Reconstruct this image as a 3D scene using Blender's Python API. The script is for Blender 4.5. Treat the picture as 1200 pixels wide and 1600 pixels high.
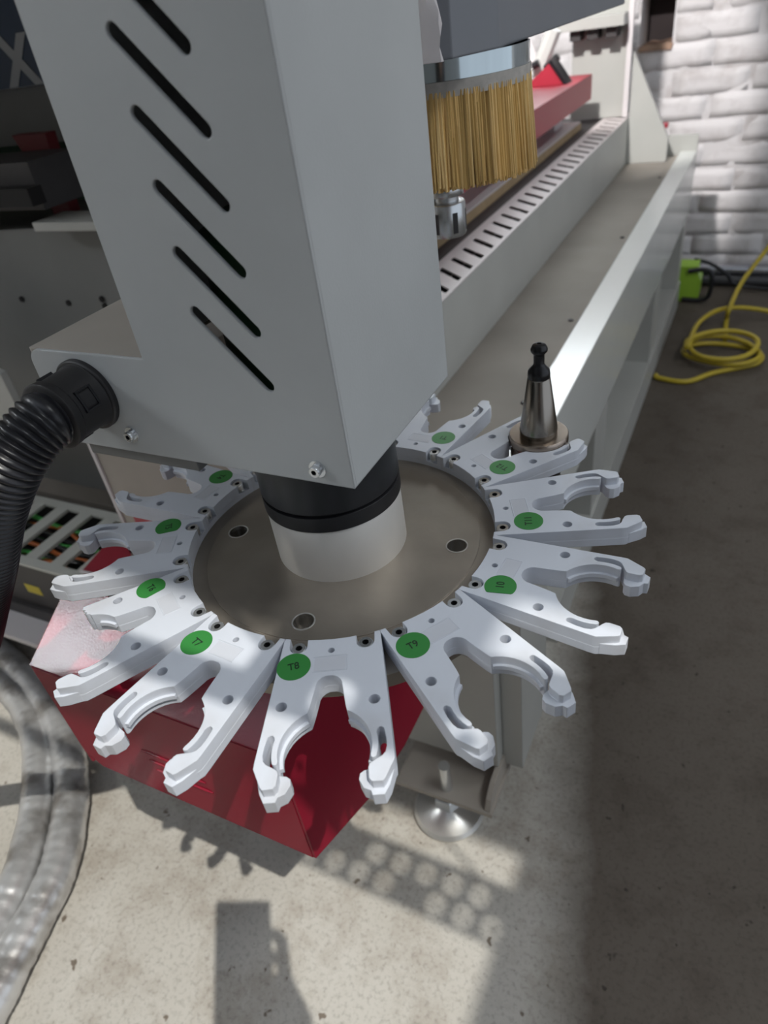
import bpy, bmesh, math, random
from mathutils import Vector, Matrix

for o in list(bpy.data.objects):
    bpy.data.objects.remove(o, do_unlink=True)
scene = bpy.context.scene
COL = scene.collection
random.seed(7)
PI = math.pi

# ------------------------------------------------------------------ camera
F = 1076.93
PITCH, ROLL, YAW = 0.627208552, -0.157457842, -0.539334118
H = 1.0


def rotation():
    cy, sy = math.cos(YAW), math.sin(YAW)
    rz = Matrix(((cy, -sy, 0), (sy, cy, 0), (0, 0, 1)))
    b = Matrix(((1, 0, 0), (0, 0, -1), (0, 1, 0)))
    cp, sp = math.cos(PITCH), math.sin(PITCH)
    rx = Matrix(((1, 0, 0), (0, cp, -sp), (0, sp, cp)))
    cr, sr = math.cos(ROLL), math.sin(ROLL)
    rr = Matrix(((cr, -sr, 0), (sr, cr, 0), (0, 0, 1)))
    return rr @ rx @ b @ rz


R = rotation()
cam_data = bpy.data.cameras.new('camera')
cam_data.sensor_fit = 'HORIZONTAL'
cam_data.sensor_width = 36.0
cam_data.lens = 36.0 * F / 1200.0
cam_data.clip_start = 0.01
cam_data.dof.use_dof = True
cam_data.dof.focus_distance = 0.47
cam_data.dof.aperture_fstop = 11.0
cam = bpy.data.objects.new('camera', cam_data)
M = Matrix((R[0], -R[1], -R[2])).transposed().to_4x4()
M.translation = Vector((0, 0, H))
cam.matrix_world = M
COL.objects.link(cam)
scene.camera = cam

# ------------------------------------------------------------------ light
SUN = Vector((-0.51, 0.26, -1.0))
world = bpy.data.worlds.new('world')
scene.world = world
world.use_nodes = True
wbg = world.node_tree.nodes['Background']
wbg.inputs[0].default_value = (0.80, 0.88, 1.0, 1)
wbg.inputs[1].default_value = 0.80
sd = bpy.data.lights.new('sun', 'SUN')
sd.energy = 3.1
sd.angle = math.radians(0.50)
sd.color = (1.0, 0.97, 0.90)
sun = bpy.data.objects.new('sun', sd)
sun.rotation_euler = SUN.to_track_quat('-Z', 'Y').to_euler()
sun.location = (1, -1, 6)
COL.objects.link(sun)
ld = bpy.data.lights.new('tube_light', 'AREA')  # added overhead fill for the fork tops
ld.shape = 'RECTANGLE'
ld.size, ld.size_y = 0.25, 1.5
ld.energy = 18
ld.color = (0.93, 0.97, 1.0)
lamp = bpy.data.objects.new('tube_light', ld)
lamp.location = (0.95, 0.80, 2.40)
COL.objects.link(lamp)
pd = bpy.data.lights.new('wall_spot', 'SPOT')  # added spot, brightens the brick wall
pd.energy = 330
pd.spot_size = math.radians(33)
pd.spot_blend = 0.25
pd.shadow_soft_size = 0.05
pd.color = (1.0, 0.97, 0.96)
spot = bpy.data.objects.new('wall_spot', pd)
spot.location = (-0.55, 0.95, 1.95)
spot.rotation_euler = (Vector((-0.70, 2.92, 0.62)) - Vector(spot.location)).to_track_quat('-Z', 'Y').to_euler()
COL.objects.link(spot)
vs = scene.view_settings
vs.view_transform = 'Standard'
vs.look = 'None'
vs.exposure = 0.0
vs.gamma = 1.0
vs.use_curve_mapping = False


# ------------------------------------------------------------------ pixel helpers
def ray(x, y):
    return R.transposed() @ Vector(((x - 600) / F, (y - 800) / F, 1))


def onz(x, y, z):
    d = ray(x, y)
    return d * ((z - H) / d.z) + Vector((0, 0, H))


def ony(x, y, yy):
    d = ray(x, y)
    return d * (yy / d.y) + Vector((0, 0, H))


def onx(x, y, xx):
    d = ray(x, y)
    return d * (xx / d.x) + Vector((0, 0, H))


# ------------------------------------------------------------------ materials
MATS = {}


def mat(name, col, rough=0.5, metal=0.0, var=0.0, scale=20.0, bump=0.0, bscale=None, bevel=0.0,
        col2=None, spec=0.5, emit=None, estr=0.0, detail=4.0, thr=None, stretch=None, coat=0.0):
    m = bpy.data.materials.new(name)
    m.use_nodes = True
    nt = m.node_tree
    b = nt.nodes['Principled BSDF']
    b.inputs['Base Color'].default_value = (*col, 1)
    b.inputs['Roughness'].default_value = rough
    b.inputs['Metallic'].default_value = metal
    b.inputs['Specular IOR Level'].default_value = spec
    b.inputs['Coat Weight'].default_value = coat
    if emit:
        b.inputs['Emission Color'].default_value = (*emit, 1)
        b.inputs['Emission Strength'].default_value = estr
    tc = nt.nodes.new('ShaderNodeTexCoord')
    vec = tc.outputs['Object']
    if stretch:
        mp = nt.nodes.new('ShaderNodeMapping')
        mp.inputs['Scale'].default_value = stretch
        nt.links.new(vec, mp.inputs['Vector'])
        vec = mp.outputs['Vector']
    if var > 0 or col2:
        n = nt.nodes.new('ShaderNodeTexNoise')
        n.inputs['Scale'].default_value = scale
        n.inputs['Detail'].default_value = detail
        nt.links.new(vec, n.inputs['Vector'])
        r = nt.nodes.new('ShaderNodeValToRGB')
        lo, hi = thr if thr else (0.3, 0.7)
        r.color_ramp.elements[0].position = lo
        r.color_ramp.elements[1].position = hi
        c2 = col2 if col2 else tuple(c * (1 - var) for c in col)
        r.color_ramp.elements[0].color = (*c2, 1)
        r.color_ramp.elements[1].color = (*col, 1)
        nt.links.new(n.outputs['Fac'], r.inputs['Fac'])
        nt.links.new(r.outputs['Color'], b.inputs['Base Color'])
    nrm = None
    if bevel > 0:
        bv = nt.nodes.new('ShaderNodeBevel')
        bv.samples = 4
        bv.inputs['Radius'].default_value = bevel
        nrm = bv.outputs['Normal']
    if bump > 0:
        n2 = nt.nodes.new('ShaderNodeTexNoise')
        n2.inputs['Scale'].default_value = bscale or scale
        n2.inputs['Detail'].default_value = 5
        nt.links.new(vec, n2.inputs['Vector'])
        bp = nt.nodes.new('ShaderNodeBump')
        bp.inputs['Strength'].default_value = bump
        bp.inputs['Distance'].default_value = 0.004
        nt.links.new(n2.outputs['Fac'], bp.inputs['Height'])
        if nrm:
            nt.links.new(nrm, bp.inputs['Normal'])
        nrm = bp.outputs['Normal']
    if nrm:
        nt.links.new(nrm, b.inputs['Normal'])
    MATS[name] = m
    return m


mat('paint', (0.51, 0.525, 0.52), 0.42, var=0.10, scale=9, bump=0.05, bscale=600, bevel=0.0015)
mat('paint_frame', (0.46, 0.46, 0.43), 0.38, var=0.10, scale=6, bump=0.03, bscale=300, bevel=0.003)
mat('paint_rail', (0.62, 0.63, 0.60), 0.22, var=0.05, scale=6, bevel=0.003)
mat('tray_dusty', (0.30, 0.27, 0.235), 0.75, var=0.22, scale=5, bevel=0.002, spec=0.25)
mat('tan_dust', (0.40, 0.36, 0.31), 0.7, var=0.12, scale=12, bevel=0.002)
mat('plastic_white', (0.60, 0.63, 0.69), 0.42, col2=(0.51, 0.52, 0.55), scale=22, thr=(0.25, 0.5), bevel=0.0007)
mat('tape', (0.56, 0.58, 0.63), 0.3)
mat('sticker_green', (0.035, 0.22, 0.045), 0.45)
mat('ink', (0.008, 0.02, 0.010), 0.6)
mat('steel_disc', (0.42, 0.375, 0.32), 0.42, metal=0.75, var=0.3, scale=14, bump=0.03, bscale=250, bevel=0.0006)
mat('steel_bright', (0.66, 0.65, 0.62), 0.28, metal=0.7, var=0.12, scale=30, bevel=0.0005)
mat('hub_silver', (0.80, 0.77, 0.72), 0.36, metal=0.35, var=0.15, scale=10, bump=0.02, bscale=300, bevel=0.0008)
mat('zinc', (0.72, 0.74, 0.75), 0.26, metal=0.85, bevel=0.0003)
mat('dark_socket', (0.01, 0.01, 0.01), 0.6)
mat('black_ring', (0.008, 0.008, 0.010), 0.35, bevel=0.0006)
mat('taper_steel', (0.36, 0.33, 0.29), 0.22, metal=1.0, var=0.15, scale=8)
mat('flange_steel', (0.42, 0.35, 0.29), 0.25, metal=1.0, bevel=0.0006)
mat('stud_black', (0.006, 0.006, 0.007), 0.28, bevel=0.0004)
mat('rubber', (0.012, 0.012, 0.015), 0.33, bevel=0.0004)
mat('nylon_black', (0.016, 0.015, 0.016), 0.5, bevel=0.001)
mat('red_cover', (0.27, 0.010, 0.028), 0.24, bump=0.05, bscale=500, bevel=0.0015, spec=0.26)
mat('red_paint', (0.36, 0.025, 0.045), 0.40, bevel=0.002)
mat('red_dark', (0.17, 0.012, 0.016), 0.5, bevel=0.002)
mat('bristle', (0.74, 0.49, 0.18), 0.5, var=0.35, scale=60, stretch=(1, 1, 0.05))
mat('bristle_pale', (0.86, 0.61, 0.27), 0.5)
mat('band_metal', (0.62, 0.70, 0.72), 0.10, metal=1.0, var=0.25, scale=9, stretch=(3, 3, 0.2))
mat('glue', (0.50, 0.47, 0.43), 0.7, var=0.25, scale=120)
mat('hood_grey', (0.205, 0.215, 0.235), 0.40, var=0.08, scale=6, bevel=0.003)
mat('mdf', (0.42, 0.30, 0.17), 0.7, var=0.15, scale=40, bevel=0.001)
mat('board_white', (0.66, 0.62, 0.62), 0.5, var=0.06, scale=5, bevel=0.001)
mat('mat_dark', (0.075, 0.062, 0.062), 0.7, var=0.2, scale=12)
mat('strip', (0.62, 0.56, 0.55), 0.45, var=0.08, scale=10, bevel=0.001)
mat('dark_gap', (0.012, 0.011, 0.011), 0.8)
mat('dark_iron', (0.05, 0.045, 0.045), 0.5, var=0.2, scale=20, bevel=0.001)
mat('gantry_shade', (0.20, 0.20, 0.195), 0.5, var=0.1, scale=7, bevel=0.002)  # darker copy of the frame grey, gantry shade put into its colour
mat('blue_sign', (0.018, 0.045, 0.10), 0.4)
mat('sign_white', (0.45, 0.47, 0.50), 0.5)
mat('green_dark', (0.010, 0.05, 0.018), 0.5)
mat('brick_white', (0.73, 0.70, 0.70), 0.9, col2=(0.50, 0.465, 0.46), scale=11, thr=(0.28, 0.50), bump=0.45, bscale=30)
mat('brick_white_b', (0.70, 0.67, 0.67), 0.9, col2=(0.44, 0.40, 0.39), scale=9, thr=(0.30, 0.52), bump=0.7, bscale=40)
mat('mortar', (0.70, 0.67, 0.67), 0.85, col2=(0.42, 0.38, 0.37), scale=10, thr=(0.30, 0.5), bump=0.8, bscale=50)
mat('brick_broken', (0.42, 0.27, 0.19), 0.9, var=0.4, scale=40, bump=0.6, bscale=60)
mat('hole_dark', (0.035, 0.026, 0.026), 0.9, var=0.3, scale=10)
mat('foil', (0.66, 0.66, 0.66), 0.34, metal=0.7, col2=(0.26, 0.24, 0.22), scale=16, thr=(0.30, 0.50), bump=0.3, bscale=50)
mat('hose_yellow', (0.50, 0.38, 0.03), 0.42)
mat('lime', (0.32, 0.55, 0.05), 0.4)
mat('pipe_silver', (0.55, 0.56, 0.60), 0.22, metal=0.9)
mat('pipe_dark', (0.05, 0.05, 0.055), 0.4)
mat('wire_orange', (0.75, 0.20, 0.05), 0.5)
mat('wire_green', (0.10, 0.60, 0.12), 0.5)
mat('duct_cream', (0.55, 0.55, 0.50), 0.5, bevel=0.001)
mat('label_yellow', (0.60, 0.48, 0.04), 0.5)
mat('galv', (0.45, 0.45, 0.45), 0.5, metal=0.6)
mat('roof_sheet', (0.33, 0.34, 0.35), 0.6)
mat('wall_plain', (0.45, 0.44, 0.43), 0.8, var=0.1, scale=3)
mat('window_day', (0.8, 0.85, 0.9), 0.3, emit=(0.90, 0.96, 1.0), estr=30.0)
mat('window_pale', (0.8, 0.85, 0.9), 0.3, emit=(0.92, 0.97, 1.0), estr=12.0)
mat('frame_white', (0.6, 0.6, 0.6), 0.5)
mat('cloth_dark', (0.03, 0.035, 0.05), 0.9, var=0.2, scale=30, bump=0.2, bscale=60)
mat('cloth_trouser', (0.05, 0.05, 0.06), 0.9, var=0.2, scale=30)
mat('skin', (0.45, 0.27, 0.19), 0.55, var=0.08, scale=25)
mat('hair', (0.012, 0.010, 0.009), 0.6, var=0.3, scale=90)
mat('phone_black', (0.01, 0.01, 0.012), 0.2, bevel=0.002)


def concrete():
    m = mat('concrete', (0.30, 0.285, 0.255), 0.75)
    nt = m.node_tree
    b = nt.nodes['Principled BSDF']
    tc = nt.nodes.new('ShaderNodeTexCoord')

    def noise(scale, detail=6, rough=0.6):
        n = nt.nodes.new('ShaderNodeTexNoise')
        n.inputs['Scale'].default_value = scale
        n.inputs['Detail'].default_value = detail
        n.inputs['Roughness'].default_value = rough
        nt.links.new(tc.outputs['Object'], n.inputs['Vector'])
        return n

    def ramp(n, a, ca, bb, cb):
        r = nt.nodes.new('ShaderNodeValToRGB')
        r.color_ramp.elements[0].position = a
        r.color_ramp.elements[1].position = bb
        r.color_ramp.elements[0].color = (*ca, 1)
        r.color_ramp.elements[1].color = (*cb, 1)
        nt.links.new(n.outputs['Fac'], r.inputs['Fac'])
        return r

    def mul(a, c):
        x = nt.nodes.new('ShaderNodeMix')
        x.data_type = 'RGBA'
        x.blend_type = 'MULTIPLY'
        x.inputs['Factor'].default_value = 1
        nt.links.new(a, x.inputs[6])
        nt.links.new(c, x.inputs[7])
        return x.outputs[2]
    base = ramp(noise(3.2), 0.30, (0.40, 0.375, 0.33), 0.72, (0.50, 0.48, 0.44))
    stain = ramp(noise(9, 8, 0.7), 0.34, (0.72, 0.68, 0.64), 0.52, (1, 1, 1))
    grit = ramp(noise(160, 4), 0.30, (0.72, 0.71, 0.70), 0.5, (1, 1, 1))
    specks = ramp(noise(48, 2), 0.27, (0.35, 0.30, 0.26), 0.31, (1, 1, 1))
    # shade right of the machine painted into the floor colour, ragged edge
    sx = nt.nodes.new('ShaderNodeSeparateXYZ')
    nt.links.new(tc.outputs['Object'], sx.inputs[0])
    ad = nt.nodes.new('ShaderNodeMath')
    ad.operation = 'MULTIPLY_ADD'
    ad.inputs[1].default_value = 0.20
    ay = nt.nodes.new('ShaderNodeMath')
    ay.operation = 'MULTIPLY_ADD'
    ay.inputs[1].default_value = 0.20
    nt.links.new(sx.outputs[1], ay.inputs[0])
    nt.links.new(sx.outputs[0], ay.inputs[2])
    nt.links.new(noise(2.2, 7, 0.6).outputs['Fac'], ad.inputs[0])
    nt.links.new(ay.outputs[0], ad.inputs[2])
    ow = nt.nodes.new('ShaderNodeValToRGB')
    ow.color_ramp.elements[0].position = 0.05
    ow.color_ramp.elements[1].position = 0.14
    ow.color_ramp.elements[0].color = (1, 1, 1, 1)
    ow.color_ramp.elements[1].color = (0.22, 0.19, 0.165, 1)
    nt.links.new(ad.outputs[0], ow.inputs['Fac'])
    walk_shade = ow
    c = mul(mul(mul(mul(walk_shade.outputs[0], base.outputs[0]), stain.outputs[0]), grit.outputs[0]), specks.outputs[0])
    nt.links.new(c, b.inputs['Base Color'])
    bp = nt.nodes.new('ShaderNodeBump')
    bp.inputs['Strength'].default_value = 0.35
    bp.inputs['Distance'].default_value = 0.003
    nt.links.new(noise(60, 8, 0.7).outputs['Fac'], bp.inputs['Height'])
    nt.links.new(bp.outputs['Normal'], b.inputs['Normal'])


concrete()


def lacquer(name, share, rough):
    m = MATS[name]
    nt = m.node_tree
    b = nt.nodes['Principled BSDF']
    b.inputs['Specular IOR Level'].default_value = 0.0
    g = nt.nodes.new('ShaderNodeBsdfGlossy')
    g.inputs['Roughness'].default_value = rough
    g.inputs['Color'].default_value = (1, 1, 1, 1)
    for l in list(nt.links):
        if l.to_socket == b.inputs['Normal']:
            nt.links.new(l.from_socket, g.inputs['Normal'])
    mx = nt.nodes.new('ShaderNodeMixShader')
    mx.inputs[0].default_value = share
    nt.links.new(b.outputs[0], mx.inputs[1])
    nt.links.new(g.outputs[0], mx.inputs[2])
    nt.links.new(mx.outputs[0], nt.nodes['Material Output'].inputs['Surface'])


lacquer('red_cover', 0.055, 0.20)


# ------------------------------------------------------------------ mesh helpers
class MB:
    """collects shapes; build() links them as one mesh object"""

    def __init__(self):
        self.v, self.f, self.mi = [], [], []

    def add(self, vs, fs, mi=0):
        o = len(self.v)
        self.v += [tuple(p) for p in vs]
        self.f += [tuple(i + o for i in f) for f in fs]
        self.mi += [mi] * len(fs)
        return self

    def box(self, a, b, mi=0, m=None):
        x0, y0, z0 = a
        x1, y1, z1 = b
        p = [Vector(q) for q in ((x0, y0, z0), (x1, y0, z0), (x1, y1, z0), (x0, y1, z0),
                                 (x0, y0, z1), (x1, y0, z1), (x1, y1, z1), (x0, y1, z1))]
        if m:
            p = [m @ q for q in p]
        return self.add(p, [(0, 3, 2, 1), (4, 5, 6, 7), (0, 1, 5, 4), (1, 2, 6, 5), (2, 3, 7, 6), (3, 0, 4, 7)], mi)

    def lathe(self, prof, c=(0, 0, 0), axis='Z', n=48, mi=0, close=True, m=None):
        """prof: list of (r, h)"""
        vs, fs = [], []
        for r, h in prof:
            for i in range(n):
                t = 2 * PI * i / n
                p = Vector((r * math.cos(t), r * math.sin(t), h))
                if axis == 'Y':
                    p = Vector((p.x, p.z, -p.y))
                elif axis == 'X':
                    p = Vector((p.z, p.x, p.y))
                p = p + Vector(c)
                if m:
                    p = m @ p
                vs.append(p)
        for k in range(len(prof) - 1):
            for i in range(n):
                j = (i + 1) % n
                fs.append((k * n + i, k * n + j, (k + 1) * n + j, (k + 1) * n + i))
        if close:
            fs.append(tuple(reversed(range(n))))
            fs.append(tuple((len(prof) - 1) * n + i for i in range(n)))
        return self.add(vs, fs, mi)

    def tube(self, pts, rad, n=12, mi=0, cap=True, prof=None):
        """pts smooth list; rad number or list"""
        pts = [Vector(p) for p in pts]
        vs, fs = [], []
        t0 = (pts[1] - pts[0]).normalized()
        nrm = t0.orthogonal().normalized()
        for i, p in enumerate(pts):
            t = (pts[min(i + 1, len(pts) - 1)] - pts[max(i - 1, 0)]).normalized()
            nrm = (nrm - t * nrm.dot(t)).normalized()
            bn = t.cross(nrm)
            r = rad[i] if isinstance(rad, (list, tuple)) else rad
            for k in range(n):
                a = 2 * PI * k / n
                vs.append(p + (nrm * math.cos(a) + bn * math.sin(a)) * r)
        for i in range(len(pts) - 1):
            for k in range(n):
                k2 = (k + 1) % n
                fs.append((i * n + k, i * n + k2, (i + 1) * n + k2, (i + 1) * n + k))
        if cap:
            fs.append(tuple(reversed(range(n))))
            fs.append(tuple((len(pts) - 1) * n + k for k in range(n)))
        return self.add(vs, fs, mi)

    def shape(self, outer, holes=(), h0=0.0, h1=0.01, m=None, mi=0):
        """filled 2D outline with holes, extruded from h0 to h1 along local z, then moved by m"""
        bm = bmesh.new()
        allv, edges = [], []
        for loop in [outer] + list(holes):
            vv = [bm.verts.new((x, y, 0)) for x, y in loop]
            for i in range(len(vv)):
                edges.append(bm.edges.new((vv[i], vv[(i + 1) % len(vv)])))
            allv.append(vv)
        bmesh.ops.triangle_fill(bm, use_beauty=True, use_dissolve=False, edges=edges, normal=(0, 0, 1))
        bm.verts.index_update()
        tris = [[v.index for v in f.verts] for f in bm.faces]
        co = [v.co.copy() for v in bm.verts]
        tris2 = []
        for t in tris:
            a, b, c = (co[i] for i in t)
            if (b - a).cross(c - a).z < 0:
                t = t[::-1]
            tris2.append(t)
        n = len(co)
        vs = [Vector((c.x, c.y, h0)) for c in co] + [Vector((c.x, c.y, h1)) for c in co]
        fs = [tuple(reversed(t)) for t in tris2] + [tuple(i + n for i in t) for t in tris2]
        for li, vv in enumerate(allv):
            idx = [v.index for v in vv]
            area = sum(co[idx[i]].x * co[idx[(i + 1) % len(idx)]].y - co[idx[(i + 1) % len(idx)]].x * co[idx[i]].y for i in range(len(idx)))
            if (area < 0) != (li > 0):
                idx = idx[::-1]
            for i in range(len(idx)):
                a, b = idx[i], idx[(i + 1) % len(idx)]
                fs.append((a, b, b + n, a + n))
        bm.free()
        if m:
            vs = [m @ p for p in vs]
            if m.to_3x3().determinant() < 0:
                fs = [tuple(reversed(q)) for q in fs]
        return self.add(vs, fs, mi)

    def build(self, name, mats, parent=None, smooth=None, local=None):
        me = bpy.data.meshes.new(name)
        vs = self.v
        me.from_pydata(vs, [], self.f)
        if not isinstance(mats, (list, tuple)):
            mats = [mats]
        for mm in mats:
            me.materials.append(MATS[mm])
        for p, i in zip(me.polygons, self.mi):
            p.material_index = i
        if smooth is not None:
            bm = bmesh.new()
            bm.from_mesh(me)
            for f in bm.faces:
                f.smooth = True
            for e in bm.edges:
                e.smooth = len(e.link_faces) == 2 and e.calc_face_angle(0) < math.radians(smooth)
            bm.to_mesh(me)
            bm.free()
        me.update()
        return link(name, me, parent)


def link(name, me, parent=None):
    o = bpy.data.objects.new(name, me)
    COL.objects.link(o)
    if parent:
        o.parent = parent
        o.matrix_parent_inverse = parent_inverse(parent)
    return o


def world_of(o):
    m = o.matrix_basis.copy()
    if o.parent:
        return world_of(o.parent) @ o.matrix_parent_inverse @ m
    return m


def parent_inverse(p):
    return world_of(p).inverted()


def tag(o, label, cat, group=None):
    o['label'] = label
    o['category'] = cat
    if group:
        o['group'] = group
    return o


def thing(name, label, cat, loc=(0, 0, 0), group=None):
    o = bpy.data.objects.new(name, None)
    COL.objects.link(o)
    o.location = loc
    return tag(o, label, cat, group)


def struct(o):
    o['kind'] = 'structure'
    return o


def circle(cx, cy, r, n=24, a0=0.0):
    return [(cx + r * math.cos(a0 + 2 * PI * i / n), cy + r * math.sin(a0 + 2 * PI * i / n)) for i in range(n)]


def arc(cx, cy, r, a0, a1, n=10):
    return [(cx + r * math.cos(a0 + (a1 - a0) * i / n), cy + r * math.sin(a0 + (a1 - a0) * i / n)) for i in range(n + 1)]


def spline(pts, per=12):
    pts = [Vector(p) for p in pts]
    out = []
    ext = [pts[0] * 2 - pts[1]] + pts + [pts[-1] * 2 - pts[-2]]
    for i in range(1, len(ext) - 2):
        a, b, c, d = ext[i - 1], ext[i], ext[i + 1], ext[i + 2]
        for k in range(per):
            t = k / per
            out.append(0.5 * ((2 * b) + (c - a) * t + (2 * a - 5 * b + 4 * c - d) * t * t + (3 * b - a - 3 * c + d) * t ** 3))
    out.append(pts[-1])
    return out


def resample(pts, step):
    out = [pts[0]]
    acc = 0.0
    for a, b in zip(pts, pts[1:]):
        L = (b - a).length
        d = step - acc
        while d <= L and L > 0:
            out.append(a + (b - a) * (d / L))
            d += step
        acc = (acc + L) % step
    return out


def text_mesh(txt, size, bold=0.0):
    cu = bpy.data.curves.new('lettering', 'FONT')
    cu.body = txt
    cu.size = size
    cu.align_x = 'CENTER'
    cu.align_y = 'CENTER'
    cu.extrude = 0.00004
    cu.offset = bold
    o = bpy.data.objects.new('lettering', cu)
    COL.objects.link(o)
    bpy.context.view_layer.update()
    dg = bpy.context.evaluated_depsgraph_get()
    me = bpy.data.meshes.new_from_object(o.evaluated_get(dg))
    v = [x.co.copy() for x in me.vertices]
    f = [tuple(p.vertices) for p in me.polygons]
    bpy.data.objects.remove(o, do_unlink=True)
    bpy.data.meshes.remove(me)
    return v, f


XZ = Matrix(((1, 0, 0, 0), (0, 0, 1, 0), (0, 1, 0, 0), (0, 0, 0, 1)))   # (x, z, depth y)
YZ = Matrix(((0, 0, 1, 0), (1, 0, 0, 0), (0, 1, 0, 0), (0, 0, 0, 1)))   # (y, z, depth x)

# =================================================================== SETTING
mb = MB()
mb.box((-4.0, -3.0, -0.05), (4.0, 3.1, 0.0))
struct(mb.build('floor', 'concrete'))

WY = 2.92
# back wall: mortar slab with the hole, bricks as parts
HX0, HX1, HZ0, HZ1 = -0.458, -0.352, 0.775, 0.935
mb = MB()
mb.box((-3.0, WY, 0), (HX0, WY + 0.24, 3.0))
mb.box((HX1, WY, 0), (3.0, WY + 0.24, 3.0))
mb.box((HX0, WY, 0), (HX1, WY + 0.24, HZ0))
mb.box((HX0, WY, HZ1), (HX1, WY + 0.24, 3.0))
wall_back = struct(mb.build('wall_back', 'mortar'))
MBk = MB()
MBk.box((HX0, WY + 0.16, HZ0), (HX1, WY + 0.235, HZ1))
MBk.build('hole_back', 'hole_dark', wall_back)
mb = MB()
mb.shape([(HX0, HZ0 - 0.012), (HX1, HZ0 - 0.012), (HX1 + 0.004, HZ0 + 0.004), (HX1 - 0.02, HZ0 + 0.010), (HX0 + 0.05, HZ0 + 0.003), (HX0 + 0.02, HZ0 + 0.008), (HX0, HZ0 + 0.002)], h0=WY - 0.012, h1=WY + 0.15, m=XZ)
mb.build('broken_edge', 'brick_broken', wall_back)


def brick_mesh(name, L, hgt, matn, seed):
    rnd = random.Random(seed)
    bm = bmesh.new()
    d = 0.0020
    nx, nz = 5, 3
    grid = []
    for j in range(nz + 1):
        row = []
        for i in range(nx + 1):
            x = -L / 2 + L * i / nx
            z = -hgt / 2 + hgt * j / nz
            edge = i in (0, nx) or j in (0, nz)
            y = -d * (0.45 if edge else 1.0) + rnd.uniform(-0.0009, 0.0009)
            row.append(bm.verts.new((x + rnd.uniform(-.003, .003), y, z + rnd.uniform(-.002, .002))))
        grid.append(row)
    for j in range(nz):
        for i in range(nx):
            bm.faces.new((grid[j][i], grid[j][i + 1], grid[j + 1][i + 1], grid[j + 1][i]))
    ring = [grid[0][i] for i in range(nx + 1)] + [grid[j][nx] for j in range(1, nz + 1)] + [grid[nz][i] for i in range(nx - 1, -1, -1)] + [grid[j][0] for j in range(nz - 1, 0, -1)]
    back = [bm.verts.new((v.co.x, 0.004, v.co.z)) for v in ring]
    for i in range(len(ring)):
        j = (i + 1) % len(ring)
        bm.faces.new((ring[j], ring[i], back[i], back[j]))
    for f in bm.faces:
        f.smooth = True
    me = bpy.data.meshes.new(name)
    bm.to_mesh(me)
    bm.free()
    me.materials.append(MATS[matn])
    return me


brick_protos = [brick_mesh('brick', 0.236, 0.072, 'brick_white' if i % 3 else 'brick_white_b', i) for i in range(6)]
half_protos = [brick_mesh('brick', 0.112, 0.068, 'brick_white' if i % 2 else 'brick_white_b', 20 + i) for i in range(3)]
ch, bl = 0.077, 0.243
for j in range(17):
    z = 0.045 + j * ch
    for i in range(-8, 7):
        x = 0.03 + i * bl + (bl / 2 if j % 2 else 0)
        if x + bl / 2 > HX0 and x - bl / 2 < HX1 and z + ch / 2 > HZ0 + 0.01 and z - ch / 2 < HZ1:
            continue
        if x < -1.95 or x > 1.4:
            continue
        b = bpy.data.objects.new('brick', random.choice(brick_protos))
        COL.objects.link(b)
        b.parent = wall_back
        b.location = (x + random.uniform(-.009, .009), WY + random.uniform(-.0005, .0012), z + random.uniform(-.004, .004))
        b.rotation_euler = (random.uniform(-.02, .02), random.uniform(-.02, .02), 0)
        if random.random() < 0.5:
            b.rotation_euler[1] += PI
for x, z in ((HX1 + 0.065, 0.815), (HX1 + 0.06, 0.892), (HX0 - 0.065, 0.815), (HX0 - 0.06, 0.892)):
    b = bpy.data.objects.new('brick', random.choice(half_protos))
    COL.objects.link(b)
    b.parent = wall_back
    b.location = (x, WY, z)

# left wall with a bright window, ceiling sheets with open skylights
WLX = -2.4
LWY0, LWY1, LWZ0, LWZ1 = -1.05, -0.55, 1.82, 2.52
mb = MB()
mb.box((WLX - 0.2, -3.0, 0), (WLX, LWY0, 3.0))
mb.box((WLX - 0.2, LWY1, 0), (WLX, 3.1, 3.0))
mb.box((WLX - 0.2, LWY0, 0), (WLX, LWY1, LWZ0))
mb.box((WLX - 0.2, LWY0, LWZ1), (WLX, LWY1, 3.0))
struct(mb.build('wall_left', 'wall_plain'))
mb = MB()
mb.box((WLX - 0.12, LWY0, LWZ0), (WLX - 0.10, LWY1, LWZ1))
w1 = struct(mb.build('window_1', 'window_day'))
mb = MB()
for t in (0, 1 / 3, 2 / 3, 1):
    yy = LWY0 + (LWY1 - LWY0) * t
    mb.box((WLX - 0.10, yy - 0.025, LWZ0), (WLX - 0.05, yy + 0.025, LWZ1))
for zz in (LWZ0, LWZ1):
    mb.box((WLX - 0.10, LWY0, zz - 0.025), (WLX - 0.05, LWY1, zz + 0.025))
mb.build('window_frame', 'frame_white', w1)
mb = MB()
mb.box((-2.6, -3.2, 0), (4.0, -3.0, 3.0))
struct(mb.build('wall_front', 'wall_plain'))
# back window above the machine end
BX0, BX1, BZ0, BZ1 = -1.35, -0.36, 1.33, 2.1
mb = MB()
mb.box((BX0, WY - 0.015, BZ0), (BX1, WY - 0.004, BZ1))
w2 = struct(mb.build('window_2', 'window_pale'))
mb = MB()
for t in (0, 0.5, 1):
    xx = BX0 + (BX1 - BX0) * t
    mb.box((xx - 0.02, WY - 0.04, BZ0), (xx + 0.02, WY - 0.015, BZ1))
for zz in (BZ0, BZ1):
    mb.box((BX0, WY - 0.04, zz - 0.02), (BX1, WY - 0.015, zz + 0.02))
mb.build('window_frame', 'frame_white', w2)

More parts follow.
